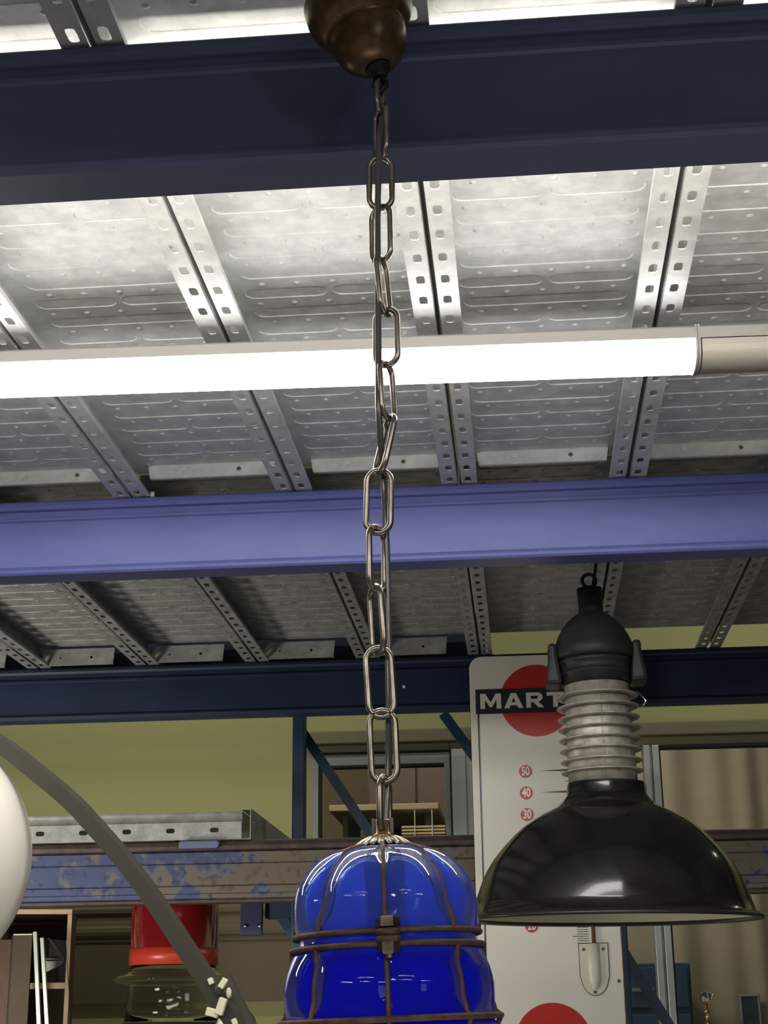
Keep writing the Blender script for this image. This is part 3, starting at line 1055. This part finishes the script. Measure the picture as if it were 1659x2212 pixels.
# lamp holder and bulb inside
part('lamp_holder', bl(MB().lathe([(0, -.008), (.0125, -.008), (.0125, -.048), (.0145, -.05), (.0145, -.062), (0, -.062)], (0, 0, 0), 24)), M_dark, root)
part('bulb', bl(MB().lathe([(.008, -.0625), (.012, -.072), (.018, -.088), (.02, -.1), (.017, -.113), (.009, -.12), (0, -.121)], (0, 0, 0), 24)), M_globe, root)


def ring(z, R0, wr, gap=0, lab=None):
    pts = []
    n = 64
    for k in range(n):
        an = 2 * PI * k / n
        pts.append((R0 * math.cos(an), R0 * math.sin(an), z))
    return part('cage_ring', bl(MB().tube(pts, wr, 10, closed=True)), M_rustwire, root)


ring(ZR1, .0572, .0019)
ring(ZR2, .0590, .0019)
ring(ZR3, .0672, .0019)
for k in range(8):
    an = W0 + k * PI / 4
    ca, sa = math.cos(an), math.sin(an)

    def wire(za, zb, n, shift=0.0):
        pts = []
        for i in range(n + 1):
            z = za + (zb - za) * i / n
            r = rprof(z) - pinch(z) + .0006
            a2 = an + shift * (i / n)
            pts.append((r * math.cos(a2), r * math.sin(a2), z))
        return pts
    pu = wire(GP[0][0] + .001, ZR1, 26)
    pu[-1] = (.0572 * ca, .0572 * sa, ZR1)
    part('cage_wire', bl(MB().tube(pu, .0016, 8)), M_rustwire, root)
    pw = wire(ZR2, ZR3, 14)
    pw[0] = (.059 * ca, .059 * sa, ZR2)
    pw[-1] = (.0672 * ca, .0672 * sa, ZR3)
    part('cage_wire', bl(MB().tube(pw, .0016, 8)), M_rustwire, root)
    pz = wire(ZR3, GP[-2][0], 14)
    pz[0] = (.0672 * ca, .0672 * sa, ZR3)
    part('cage_wire', bl(MB().tube(pz, .0016, 8)), M_rustwire, root)
# the bolt that clamps the two rings at the front
an = R(-90 + 5.5)
bx, by = .0625 * math.cos(an), .0625 * math.sin(an)
zb0, zb1 = dz(1996), dz(2079)
bolt = part('clamp_bolt', bl(MB().tube([(bx, by, zb0 - .004), (bx, by, zb1)], .0026, 10)), M_nut, root, label='bolt clamping the two cage rings together')
part('bolt_head', bl(MB().lathe([(0, dz(1994)), (.0055, dz(1994)), (.0073, dz(1997)), (.0073, dz(2015)), (.0068, dz(2016)), (0, dz(2016))], (bx, by, 0), 6, smooth=False)), M_nut, bolt)
part('nut', bl(MB().lathe([(0, dz(2046)), (.0066, dz(2046)), (.0066, dz(2067)), (.0052, dz(2071)), (0, dz(2071))], (bx, by, 0), 6, smooth=False)), M_nut, bolt)
for z in (dz(2025.5), dz(2040)):
    pts = [(bx + .0052 * math.cos(2 * PI * k / 20), by + .0052 * math.sin(2 * PI * k / 20), z) for k in range(20)]
    part('ring_eye', bl(MB().tube(pts, .0022, 8, closed=True)), M_rustwire, root)

# ------------------------------------------------------------------ black enamel factory lamp
DY = 2.45
DA = at(1324, 1986, Y=DY)
DT = Matrix.Rotation(R(.4), 3, 'Y') @ Matrix.Rotation(R(1.0), 3, 'X')
NA = at(1303, 1692, Y=DY)          # the neck sits a little crooked on the dome
NT = Matrix.Rotation(R(-.9), 3, 'Y') @ Matrix.Rotation(R(.6), 3, 'X')
fac = thing('factory_lamp', (DA.x, DY, DA.z), 'black enamel factory lamp with finned aluminium neck before the sign', 'pendant lamp')


def dl(mb):
    mb.v = [DA + DT @ Vector(p) for p in mb.v]
    return mb


def nl(mb):
    mb.v = [NA + NT @ (Vector(p) - Vector((0, 0, hz(1692)))) for p in mb.v]
    return mb


def hz(py):
    return at(1315, py, Y=DY).z - at(1315, 1985, Y=DY).z


def pr(y, r):
    return (r / (FPX / (DY * .949 + (at(1315, y, Y=DY).z - 1.5) * .3156)), hz(y))


out = [pr(y, r) for y, r in ((1692, 82), (1699, 84), (1716, 85), (1722, 88), (1734, 98), (1744, 110), (1745, 113), (1750, 123), (1757, 138), (1766, 154), (1776, 170), (1790, 189), (1805, 205), (1820, 219), (1834, 231), (1855, 247.5), (1877, 261), (1900, 272), (1928, 282), (1950, 289), (1972, 296))]
out = [(r + .0043 * max(0, min(1, (.118 - z) / .118)), z) for r, z in out]
rim = [pr(1978, 312), pr(1981, 317), pr(1985, 318), pr(1988, 315)]
part('shade', dl(MB().lathe(out + [pr(1975, 307)], (0, 0, 0), 96)), M_enamel, fac, label='black enamel dome with cream inside')
part('shade_rim', dl(MB().lathe([pr(1973, 304), pr(1977, 309), rim[0], rim[1], rim[2], rim[3], pr(1985, 309), pr(1979, 304)], (0, 0, 0), 96)), M_enamel_rim, fac)
part('shade_lining', dl(MB().lathe([(r - .0025, z - .0015) for r, z in out[3:]] + [pr(1980, 306)], (0, 0, 0), 96)), M_cream, fac, label='cream enamel inside of the dome')
# finned neck
np_ = [pr(1693, 74), pr(1481, 68.5)]
part('neck', nl(MB().lathe([(0, np_[0][1]), np_[0], np_[1], (0, np_[1][1])], (0, 0, 0), 48)), M_alu, fac)
part('neck_seam', nl(MB().tube([(pr(1690, 74.5)[0] * .03, -pr(1690, 74.2)[0], hz(1692)), (pr(1484, 69)[0] * .03, -pr(1484, 69)[0], hz(1484))], .0012, 6)), M_alu, fac)
for y in (1501, 1524.5, 1548, 1571, 1594, 1617, 1640.5, 1663.5):
    r1 = pr(y + 4, 88)[0]
    r0 = pr(y + 4, 66)[0]
    z = hz(y + 5)
    part('fin', nl(MB().lathe([(r0, z + .0012), (r1 - .001, z + .001), (r1, z), (r1 - .001, z - .001), (r0, z - .0022)], (0, 0, 0), 48, closed=True)), M_alu, fac)
part('neck_cap_ring', nl(MB().lathe([(0, hz(1480)), pr(1480, 73), pr(1480, 74), pr(1461, 74.5), pr(1459, 78), pr(1456, 78), pr(1455, 75), pr(1439, 75.5), pr(1437, 79), pr(1433, 80), pr(1428, 78), (0, hz(1428))], (0, 0, 0), 48)), M_iron, fac, label='black neck rings under the bell cap')
part('bell_cap', nl(MB().lathe([(0, hz(1427)), pr(1427, 84), pr(1420, 88), pr(1405, 87), pr(1392, 82), pr(1375, 75), pr(1358, 65), pr(1344, 53), pr(1333, 40), pr(1326, 29), pr(1322, 26), pr(1300, 26), pr(1272, 27), (0, hz(1271))], (0, 0, 0), 48)), M_iron, fac, label='black cast iron bell cap')
hp = NA + NT @ Vector((0, 0, hz(1266) - hz(1692)))
part('hanger_eye', MB().tube([hp + Vector((.011 * math.cos(2 * PI * k / 20), 0, .009 + .011 * math.sin(2 * PI * k / 20))) for k in range(20)], .003, 8, closed=True), M_iron, fac)
part('cable', MB().tube([hp + Vector((.006, .0, -.004)), hp + Vector((.012, 0, .03)), (hp.x + .02, DY, ZF - .0012)], .0028, 8), M_dark, fac, label='short black cable to the deck')
for s in (-1, 1):
    r1, r2 = pr(1400, 84)[0], pr(1470, 104)[0]
    m = nl(MB().prism([(s * pr(1393, 80)[0], hz(1393)), (s * pr(1393, 98)[0], hz(1393)), (s * pr(1416, 98)[0], hz(1416)), (s * pr(1424, 99)[0], hz(1424)), (s * pr(1480, 108)[0], hz(1480)), (s * pr(1482, 72)[0], hz(1482)), (s * pr(1430, 78)[0], hz(1430))][::s], -.032, .032))
    part('side_clip', m, M_iron, fac, bevel=.006)
c1, c2, c3 = [at(px, py, Y=DY - .02) for px, py in ((1374, 1490), (1396, 1514), (1388, 1526))]
part('spring_catch', MB().tube([c1, c2, c3], .0018, 8), M_chrome, fac, label='bright wire catch')
part('bulb', dl(MB().sphere((0, 0, hz(1900)), .035)), M_globe, fac)

# ------------------------------------------------------------------ enamel thermometer sign
SY = 3.25
sign = thing('thermometer_sign', (.047, SY, 1.0), 'tall white enamel thermometer sign with red discs behind the black lamp', 'sign')
sx0, sx1 = -.0995, .1915
sz1 = at(1160, 1415, Y=SY).z
sz0 = .94


def rrect(x0, x1, z0, z1, r, n=6):
    p = []
    for cx, cz, a0 in ((x1 - r, z1 - r, 0), (x0 + r, z1 - r, 90), (x0 + r, z0 + r, 180), (x1 - r, z0 + r, 270)):
        for k in range(n + 1):
            a = R(a0 + 90 * k / n)
            p.append((cx + r * math.cos(a), cz + r * math.sin(a)))
    return p


part('panel', MB().prism(rrect(sx0, sx1, sz0, sz1, .026)[::-1], SY - .002, SY + .002), M_enamelsign, sign, bevel=.0012)
part('backing_edge', MB().prism(rrect(sx0 - .001, sx1 + .001, sz0 - .001, sz1 + .001, .027)[::-1], SY + .0021, SY + .006), M_dark, sign)
F = SY - .0022


def flat(name, poly, m, lift=0.0, parent=None, label=None):
    return part(name, MB().prism(poly[::-1], F - .0004 - lift, F - lift), m, parent or sign, label)


def to_mesh_object(name, curve):
    tmp = bpy.data.objects.new('tmp', curve)
    COL.objects.link(tmp)
    bpy.context.view_layer.update()
    me = bpy.data.meshes.new_from_object(tmp.evaluated_get(bpy.context.evaluated_depsgraph_get()))
    me.name = name
    bpy.data.objects.remove(tmp)
    o = bpy.data.objects.new(name, me)
    COL.objects.link(o)
    return o


def circ(c, r, n=48):
    return [(c.x + r * math.cos(2 * PI * k / n), c.z + r * math.sin(2 * PI * k / n)) for k in range(n)]


cc = at(1158.5, 1513.5, Y=SY)
rr = abs(at(1158, 1592, Y=SY).z - at(1158, 1435, Y=SY).z) / 2
flat('red_disc', circ(cc, rr * .985, 72), M_red)
cb2 = at(1196, 2254, Y=SY)
flat('red_disc', circ(cb2, rr * .985, 72), M_red)
bz1, bz0 = at(1032, 1490.5, Y=SY).z, at(1032, 1543.5, Y=SY).z
bx0, bx1 = at(1027.5, 1517, Y=SY).x, sx1 - (at(1027.5, 1517, Y=SY).x - sx0)
flat('name_band', [(bx0, bz0), (bx1, bz0), (bx1, bz1), (bx0, bz1)], M_band, .0006)
lb = at(1031.5, 1545, Y=SY).x
flat('border_line', [(lb, sz0 + .03), (lb + .0032, sz0 + .03), (lb + .0032, bz0), (lb, bz0)], M_band, .0002)
# block capitals, wide and heavy
GL = {
    'M': (1.20, [[(0, 0), (0, 1), (.30, 1), (.60, .42), (.90, 1), (1.20, 1), (1.20, 0), (.93, 0), (.93, .60), (.66, .10), (.54, .10), (.27, .60), (.27, 0)]]),
    'A': (1.10, [[(0, 0), (.40, 1), (.70, 1), (1.10, 0), (.81, 0), (.74, .19), (.36, .19), (.29, 0)], [(.435, .40), (.665, .40), (.55, .72)]]),
    'R': (1.02, [[(0, 0), (0, 1), (.66, 1), (.82, .96), (.92, .86), (.95, .70), (.91, .54), (.80, .43), (.70, .39), (1.02, 0), (.70, 0), (.42, .36), (.27, .36), (.27, 0)], [(.27, .58), (.27, .79), (.60, .79), (.68, .745), (.68, .625), (.60, .58)]]),
    'T': (.98, [[(0, 1), (.98, 1), (.98, .77), (.625, .77), (.625, 0), (.355, 0), (.355, .77), (0, .77)]]),
    'I': (.27, [[(0, 0), (0, 1), (.27, 1), (.27, 0)]]),
    'N': (1.06, [[(0, 0), (0, 1), (.30, 1), (.79, .40), (.79, 1), (1.06, 1), (1.06, 0), (.78, 0), (.27, .62), (.27, 0)]]),
}
lh = at(1040, 1499.5, Y=SY).z - at(1040, 1532, Y=SY).z
lz = at(1040, 1532.5, Y=SY).z
cx = at(1037.5, 1515, Y=SY).x
lw = lh * 1.14
band = None
for ch in 'MARTINI':
    adv, loops = GL[ch]
    cu = bpy.data.curves.new('letter', 'CURVE')
    cu.dimensions = '2D'
    cu.fill_mode = 'BOTH'
    cu.extrude = .0003
    for lp in loops:
        s = cu.splines.new('POLY')
        s.points.add(len(lp) - 1)
        for i, (x, z) in enumerate(lp):
            s.points[i].co = (x * lw, z * lh, 0, 1)
        s.use_cyclic_u = True
    cu.materials.append(M_letter)
    o = to_mesh_object('letter', cu)
    o.parent = sign
    o.rotation_euler = (R(90), 0, 0)
    o.location = Vector((cx, F - .0016, lz)) - sign.location
    cx += adv * lw + .165 * lw
# the scale: red dots with figures, wedge ticks
p50, p30 = at(1135, 1667, Y=SY), at(1141, 1760, Y=SY)
step = (p50.z - p30.z) / 2
rd = abs(at(1135, 1653, Y=SY).z - at(1135, 1681, Y=SY).z) / 2
for i, num in enumerate(('50', '40', '30', '20', '10', '0', '10', '20')):
    c = Vector((p50.x, 0, p50.z - step * i))
    d = flat('scale_dot', circ(c, rd, 32), M_red)
    tx = bpy.data.curves.new('numeral', 'FONT')
    tx.body = num
    tx.size = .0255
    tx.align_x, tx.align_y = 'CENTER', 'CENTER'
    tx.extrude = .0002
    tx.offset = .0006
    tx.materials.append(M_letter)
    o = to_mesh_object('numeral', tx)
    o.parent = d
    o.rotation_euler = (R(90), 0, 0)
    o.scale = (.68, 1, 1)
    o.location = Vector((c.x, F - .0011, c.z)) - sign.location
    tl, tr = at(1165, 1665, Y=SY).x, at(1232, 1663, Y=SY).x
    flat('tick', [(tl, c.z + .0006), (tr, c.z - .0016), (tr, c.z + .0034)], M_band)
    tkr = at(1270.5, 2010, Y=SY).x
    for q in range(1, 10):
        zz = c.z - step * q / 10
        flat('fine_tick', [(at(1236 if q == 5 else 1246.5, 2010, Y=SY).x, zz - .0006), (tkr, zz - .0006), (tkr, zz + .0006), (at(1236 if q == 5 else 1246.5, 2010, Y=SY).x, zz + .0006)], M_band)
# glass tube and the holder at its foot
ta, tb = at(1277, 2000, Y=SY).x, at(1284, 2000, Y=SY).x
part('tube', MB().tube([((ta + tb) / 2, F - .004, at(1280, 2040, Y=SY).z), ((ta + tb) / 2, F - .004, at(1280, 1640, Y=SY).z)], .0038, 10), M_tube, sign, label='thin brown thermometer tube')
ha, hb = at(1250.5, 2039, Y=SY), at(1312, 2039, Y=SY)
zb = at(1285, 2150, Y=SY).z
cxh, hwid = (ha.x + hb.x) / 2, (hb.x - ha.x) / 2
zs = zb + hwid * 1.25


def ushape(hw2, ztop, zs2, zb2, n=20):
    p = [(cxh + hw2, ztop), (cxh - hw2, ztop)]
    for k in range(n + 1):
        a = PI + PI * k / n
        p.append((cxh + hw2 * (math.cos(a) * (.93 if 0 < k < n else 1)), zs2 + (zs2 - zb2) * math.sin(a)))
    return p


flat('holder_outline', ushape(hwid + .0016, ha.z + .0016, zs, zb - .0016), M_tube)  # dark outline round the holder plate
hold = part('bulb_holder', MB().prism(ushape(hwid, ha.z, zs, zb)[::-1], F - .0025, F - .0005), M_plate, sign, label='cream U-shaped bulb holder plate', bevel=.0008)
bb = []
for k in range(9):
    a = PI * k / 8
    bb.append((math.cos(a), -math.sin(a)))
vv, ff = [], []
rows = [(ha.z, 1, 1), (zs + .012, 1, 1), (zs, 1, 1), (zs - .010, .9, .95), (zs - .018, .68, .75), (zs - .024, .3, .3)]
for z, kx, ky in rows:
    for x, y in bb:
        vv.append((cxh + x * .0125 * kx, F - .0025 + y * .009 * ky, z))
for i in range(len(rows) - 1):
    for k in range(8):
        ff.append((i * 9 + k, i * 9 + k + 1, i * 9 + 10 + k, i * 9 + 9 + k))
ff.append(tuple(range(9)))
part('bulge', MB().add(vv, ff, True), M_plate, hold)
for px, py in ((1260.5, 2051), (1302.5, 2050), (1285.5, 2143)):
    c = at(px, py, Y=SY)
    part('screw', MB().prism(circ(c, .0032, 12)[::-1], F - .0042, F - .0025), M_tube, hold)
flat('rust_spot', circ(at(1337, 2119, Y=SY), .0036, 14), M_tube)
rv = []
for k in range(18):
    rv.append((sx1 - .0012 - .0016 * random.random(), 1.46 + k * .016))
flat('rust_edge', rv + [(sx1 + .0002, rv[-1][1]), (sx1 + .0002, rv[0][1])], mat('orange_brown_rust', (.22, .10, .035), .8), .0)

# ------------------------------------------------------------------ arc lamp with white globe
AY = 1.75
arc = thing('arc_lamp', (-.12, AY, 0), 'arched grey floor lamp with large white globe at the left edge', 'floor lamp')
apx = [(-.9, 1.90), (-.80, 1.897), (-.70, 1.866)] + [(at(x, y, Y=AY).x, at(x, y, Y=AY).z) for x, y in ((-6, 1604), (72, 1662), (150, 1727), (205, 1785), (260, 1848), (310, 1912), (355, 1977), (400, 2046), (440, 2107), (480, 2170), (520, 2236))] + [(-.26, 1.36), (-.215, 1.2), (-.18, 1.0), (-.155, .75), (-.14, .5), (-.13, .25), (-.125, .03)]
ap = []
for i in range(len(apx) - 1):
    p0, p1, p2, p3 = [Vector((*apx[j],)) for j in (max(i - 1, 0), i, i + 1, min(i + 2, len(apx) - 1))]
    for k in range(4):
        u = k / 4
        q = .5 * ((2 * p1) + (p2 - p0) * u + (2 * p0 - 5 * p1 + 4 * p2 - p3) * u * u + (3 * p1 - p0 - 3 * p2 + p3) * u ** 3)
        ap.append((q.x, AY, q.y))
ap.append((apx[-1][0], AY, apx[-1][1]))
part('arm', MB().tube(ap, .0125, 4, square=True, up=(0, 1, .22)), M_arm, arc, label='curved grey square tube arm')
gc = at(-230, 1850, Y=AY)
part('globe_shade', MB().sphere(gc, .156, 64, 40), M_globe, arc, label='large white opal glass globe')
part('globe_collar', MB().lathe([(0, .150), (.035, .150), (.035, .168), (.02, .178), (.008, .186), (0, .186)], gc, 24), M_clamp, arc)
part('base', MB().lathe([(0, 0), (.16, 0), (.165, .006), (.165, .022), (.15, .03), (0, .032)], (-.125, AY, 0), 48), M_arm, arc)


def p3(px, py, dy=0.0):
    p = at(px, py, Y=AY + dy)
    return p


# the second, straight strut and the cream clamps that hold it
part('strut', MB().tube([p3(484, 2112, .012), p3(547, 2236, .012), (-.205, AY + .012, 1.30)], .0105, 4, square=True, up=(0, 1, 0)), M_arm, arc)


def clamp(pa, pb, wd, name='clamp'):
    return part(name, MB().tube([pa, pb], wd, 4, square=True, up=(0, 1, 0)), M_clamp, arc, bevel=.001)


clamp(p3(446, 2184, -.014), p3(472, 2191, -.014), .0062)
clamp(p3(472, 2192, -.016), p3(484, 2156, -.016), .0062)
clamp(p3(476, 2134, -.016), p3(488, 2114, -.016), .0046)
clamp(p3(453, 2113, -.012), p3(458, 2126, -.012), .0042)
part('knob', MB().sphere(p3(473, 2138, -.012), .0055, 14, 10, (1, .7, 1.2)), M_arm, arc)
part('rivet', MB().sphere(p3(494, 2145, -.006), .0042, 12, 8, (.8, 1, 1.4)), M_clamp, arc)
clamp(p3(502, 2210, -.014), p3(512, 2205, -.014), .005)

# a round cream shade just showing behind the arm
c = at(508, 2222, Y=2.1)
t = thing('round_shade', (c.x, 2.1, 0), 'round cream lampshade with dark rim behind the arc lamp clamps', 'floor lamp')
M90 = Matrix.Rotation(R(80), 3, 'X')
part('shade', MB().lathe([(0, .004), (.022, .003), (.027, 0), (.022, -.004), (0, -.004)], c, 40, M90), M_clamp, t)
part('rim', MB().lathe([(.0265, .0015), (.0285, 0), (.0265, -.0015)], c, 40, M90, closed=True), M_dark, t)
part('stand', MB().tube([(c.x, 2.11, c.z - .01), (c.x, 2.11, .02)], .006, 10), M_arm, t)
part('base', MB().lathe([(0, 0), (.09, 0), (.09, .015), (0, .02)], (c.x, 2.11, 0), 32), M_arm, t)

# ------------------------------------------------------------------ red and clear glass lantern under the rusty beam
JY = 3.75
JC = Vector((at(375, 2085, Y=JY).x, JY, 0))
jar = thing('glass_lantern', (JC.x, JY, 1.6), 'red and clear glass lantern hanging below the loose deck panel', 'pendant lamp')


def jz(py):
    return at(375, py, Y=JY).z


rj = (at(468, 2080, Y=JY).x - at(280, 2080, Y=JY).x) / 2
z_t, z_b = jz(1930), jz(2086)
part('red_shade', MB().lathe([(rj * .965, z_t + .03), (rj * .975, z_t), (rj, z_b), (rj - .003, z_b), (rj * .975 - .003, z_t), (rj * .965 - .003, z_t + .03)], (JC.x, JY, 0), 64, closed=True), M_redglass, jar, label='red glass upper cylinder')
fl = .142
part('lit_red_band', MB().lathe([(rj * .9942 + .0004, jz(2050)), (rj + .0005, z_b), (rj + .0002, z_b), (rj * .9942 + .0001, jz(2050))], (JC.x, JY, 0), 64, closed=True), M_redlit, jar, label='foot of the red cylinder, coloured brighter as if lit')  # lit foot of the glass, its light painted as a brighter band
part('clear_body', MB().lathe([(rj * .97, z_b - .002), (rj * .96, jz(2098)), (rj * 1.1, jz(2105)), (fl * .95, jz(2110)), (fl, jz(2114)), (fl * .995, jz(2120)), (fl * .9, jz(2123)), (rj * 1.02, jz(2126)), (rj * .985, jz(2132)), (rj * .985, jz(2145)), (rj * 1.02, jz(2180)), (rj * 1.06, jz(2206))], (JC.x, JY, 0), 64), M_thinglass, jar, label='clear glass body with a wide flat lip', solid=.0016)
part('bottom_rim', MB().lathe([(rj * 1.03, jz(2209)), (rj * 1.09, jz(2208)), (rj * 1.09, jz(2240)), (rj * .6, jz(2255)), (0, jz(2256)), (0, jz(2250)), (rj * 1.0, jz(2235))], (JC.x, JY, 0), 64), M_dark, jar)
part('rod', MB().tube([(JC.x, JY, z_t + .02), (JC.x, JY, z1 - .0018)], .006, 10), M_iron, jar)
part('top_cap', MB().lathe([(0, z_t + .034), (rj * .94, z_t + .031), (rj * .95, z_t + .026), (0, z_t + .026)], (JC.x, JY, 0), 48), M_iron, jar)
part('inner_tube', MB().tube([(JC.x, JY, z_t + .02), (JC.x, JY, jz(2060))], .009, 12), M_white, jar)

# ------------------------------------------------------------------ wooden cabinet and the panels leaning in it
cab = thing('open_cabinet', (-1.35, 4.1, 0), 'tall open brown cabinet with pale birch edges at lower left', 'cabinet')
CM = Matrix.Translation((-1.157, 3.98, 0)) @ Matrix.Rotation(R(14), 4, 'Z')


def cbox(name, x0, x1, y0, y1, z0, z1, m, label=None):
    return part(name, MB().box(x0, x1, y0, y1, z0, z1, CM), m, cab, label, bevel=.0008)


ct = 1.788
cbox('side_panel', -.011, 0, .002, .34, 0, ct - .0125, M_brown)
cbox('side_panel', -.44, -.429, .002, .34, 0, ct - .0125, M_brown)
cbox('edge_band', -.011, 0, 0, .0019, 0, ct - .0125, M_birch, 'pale birch front edge')
cbox('edge_band', -.44, -.429, 0, .0019, 0, ct - .0125, M_birch, 'pale birch front edge')
cbox('top_panel', -.44, 0, .002, .34, ct - .012, ct, M_brown)
cbox('top_edge', -.44, 0, -.001, .0019, ct - .012, ct, M_birch, 'pale birch top edge')
cbox('back_panel', -.429, -.011, .333, .34, 0, ct - .0125, M_brown)
zs2 = at(125, 2137, Y=4.02).z
cbox('shelf', -.4285, -.0115, .006, .332, zs2, zs2 + .015, M_brown)
cbox('shelf_edge', -.4285, -.0115, .003, .0059, zs2, zs2 + .015, M_birch, 'pale shelf edge')
cbox('shelf', -.4285, -.0115, .006, .332, .75, .765, M_brown)
cbox('shelf', -.4285, -.0115, .006, .332, .06, .075, M_brown)
# boards leaning in front, Y about 3.85
a, b = at(31, 2018, Y=3.86), at(71, 2018, Y=3.86)
t = thing('framed_board', ((a.x + b.x) / 2, 3.86, 0), 'olive brown framed panel with bright metal edge leaning by the cabinet', 'panel')
part('board', MB().box(a.x, b.x, 3.855, 3.862, 0.02, a.z - .003), M_olive, t)
part('top_edge', MB().box(a.x, b.x, 3.853, 3.864, a.z - .003, a.z), M_white, t, label='thin white top edge')
e0, e1 = at(71.5, 2013, Y=3.855), at(81.5, 2212, Y=3.855)
part('bright_edge', MB().tube([(e0.x + .005, 3.856, e0.z), (e1.x + .003, 3.856, e1.z), (e1.x + .02, 3.856, .02)], .0062, 4, square=True, up=(0, 1, 0)), M_edge, t, label='bright pale edge strip')
e0, e1 = at(91, 2026, Y=3.85), at(101.5, 2212, Y=3.85)
t = thing('glass_sheet', (e0.x, 3.9, 0), 'glass sheet with bright polished edge leaning right of the olive panel', 'glass sheet')
ex = e1.x + (e1.x - e0.x) / (e0.z - e1.z) * e1.z
part('edge', MB().tube([e0, (ex, 3.85, .02)], .0058, 4, square=True, up=(0, 1, 0)), M_edge, t, label='bright polished edge')
vv = [(e0.x, 3.857, e0.z - .002), (ex, 3.857, .02), (ex + .03, 3.95, .02), (e0.x + .03, 3.95, e0.z - .002)]
part('sheet', MB().add(vv, [(0, 1, 2, 3)]), M_glass, t, solid=.004)
a = at(11, 2100, Y=3.9)
t = thing('leaning_board', (a.x, 3.9, 0), 'reddish brown board at the far left edge under the globe', 'board')
part('board', MB().box(a.x - .16, at(22, 2100, Y=3.9).x, 3.895, 3.905, .0, at(22, 2030, Y=3.9).z), M_brown, t)
part('edge_strip', MB().box(at(22, 2100, Y=3.9).x + .0005, at(28, 2100, Y=3.9).x, 3.896, 3.906, .0, at(22, 2022, Y=3.9).z), M_dark, t)
# small folded metal box on the cabinet shelf
pts = [at(px, py, Y=3.95) for px, py in ((89, 2022), (133, 2074), (133, 2080), (88, 2072))]
t = thing('metal_tray', (pts[1].x - .02, 4.0, zs2 + .016), 'small silvery folded metal tray on the cabinet shelf', 'tray')
base = zs2 + .0155
x0, x1 = at(92, 2074, Y=4.03).x, at(132, 2074, Y=4.03).x
zt0, zt1 = at(132, 2074, Y=4.03).z, at(92, 2025, Y=4.03).z
part('back_sheet', MB().prism([(x0, zt0), (x1, zt0), (x0, zt1)][::-1], 4.075, 4.08), M_dark, t)
part('bright_rim', MB().tube([(x0, 4.072, zt1), (x1, 4.05, zt0 + .002), (x0, 4.05, zt0 + .004)], .0025, 6), M_galv, t)
part('front_sheet', MB().add([(x0, 4.05, zt0 - .002), (x1, 4.05, zt0 - .001), (x1 - .008, 4.05, zt0 - .012), (x0, 4.05, zt0 - .03)], [(0, 3, 2, 1)]), M_galv, t, solid=.002)
part('foot', MB().box(x0 - .004, x0 + .002, 4.055, 4.085, base, zt0), M_galv, t)

# crystal finial in front of the right window
c = at(1524, 2154, Y=4.2)
t = thing('glass_finial', (c.x, 4.2, 0), 'clear glass ornament on a slender stem before the right window', 'ornament')
part('ball', MB().sphere(c, .016, 20, 12, (1.15, 1, .85)), M_glass, t)
part('drop', MB().sphere(at(1540, 2151, Y=4.18), .0035, 12, 8, (1, 1, 1.5)), M_chrome, t)
part('drop', MB().sphere(at(1529, 2196, Y=4.18), .0045, 12, 8, (.7, .7, 1.6)), M_chrome, t)
z = c.z
part('stem', MB().lathe([(0, z - .014), (.004, z - .015), (.0045, z - .03), (.007, z - .035), (.004, z - .04), (.0045, z - .06), (.008, z - .066), (.005, z - .075), (.006, z - .12), (.012, z - .14), (.006, z - .16), (.006, .03), (.06, .02), (.06, 0), (0, 0)], (c.x, 4.2, 0), 20), M_brass, t)
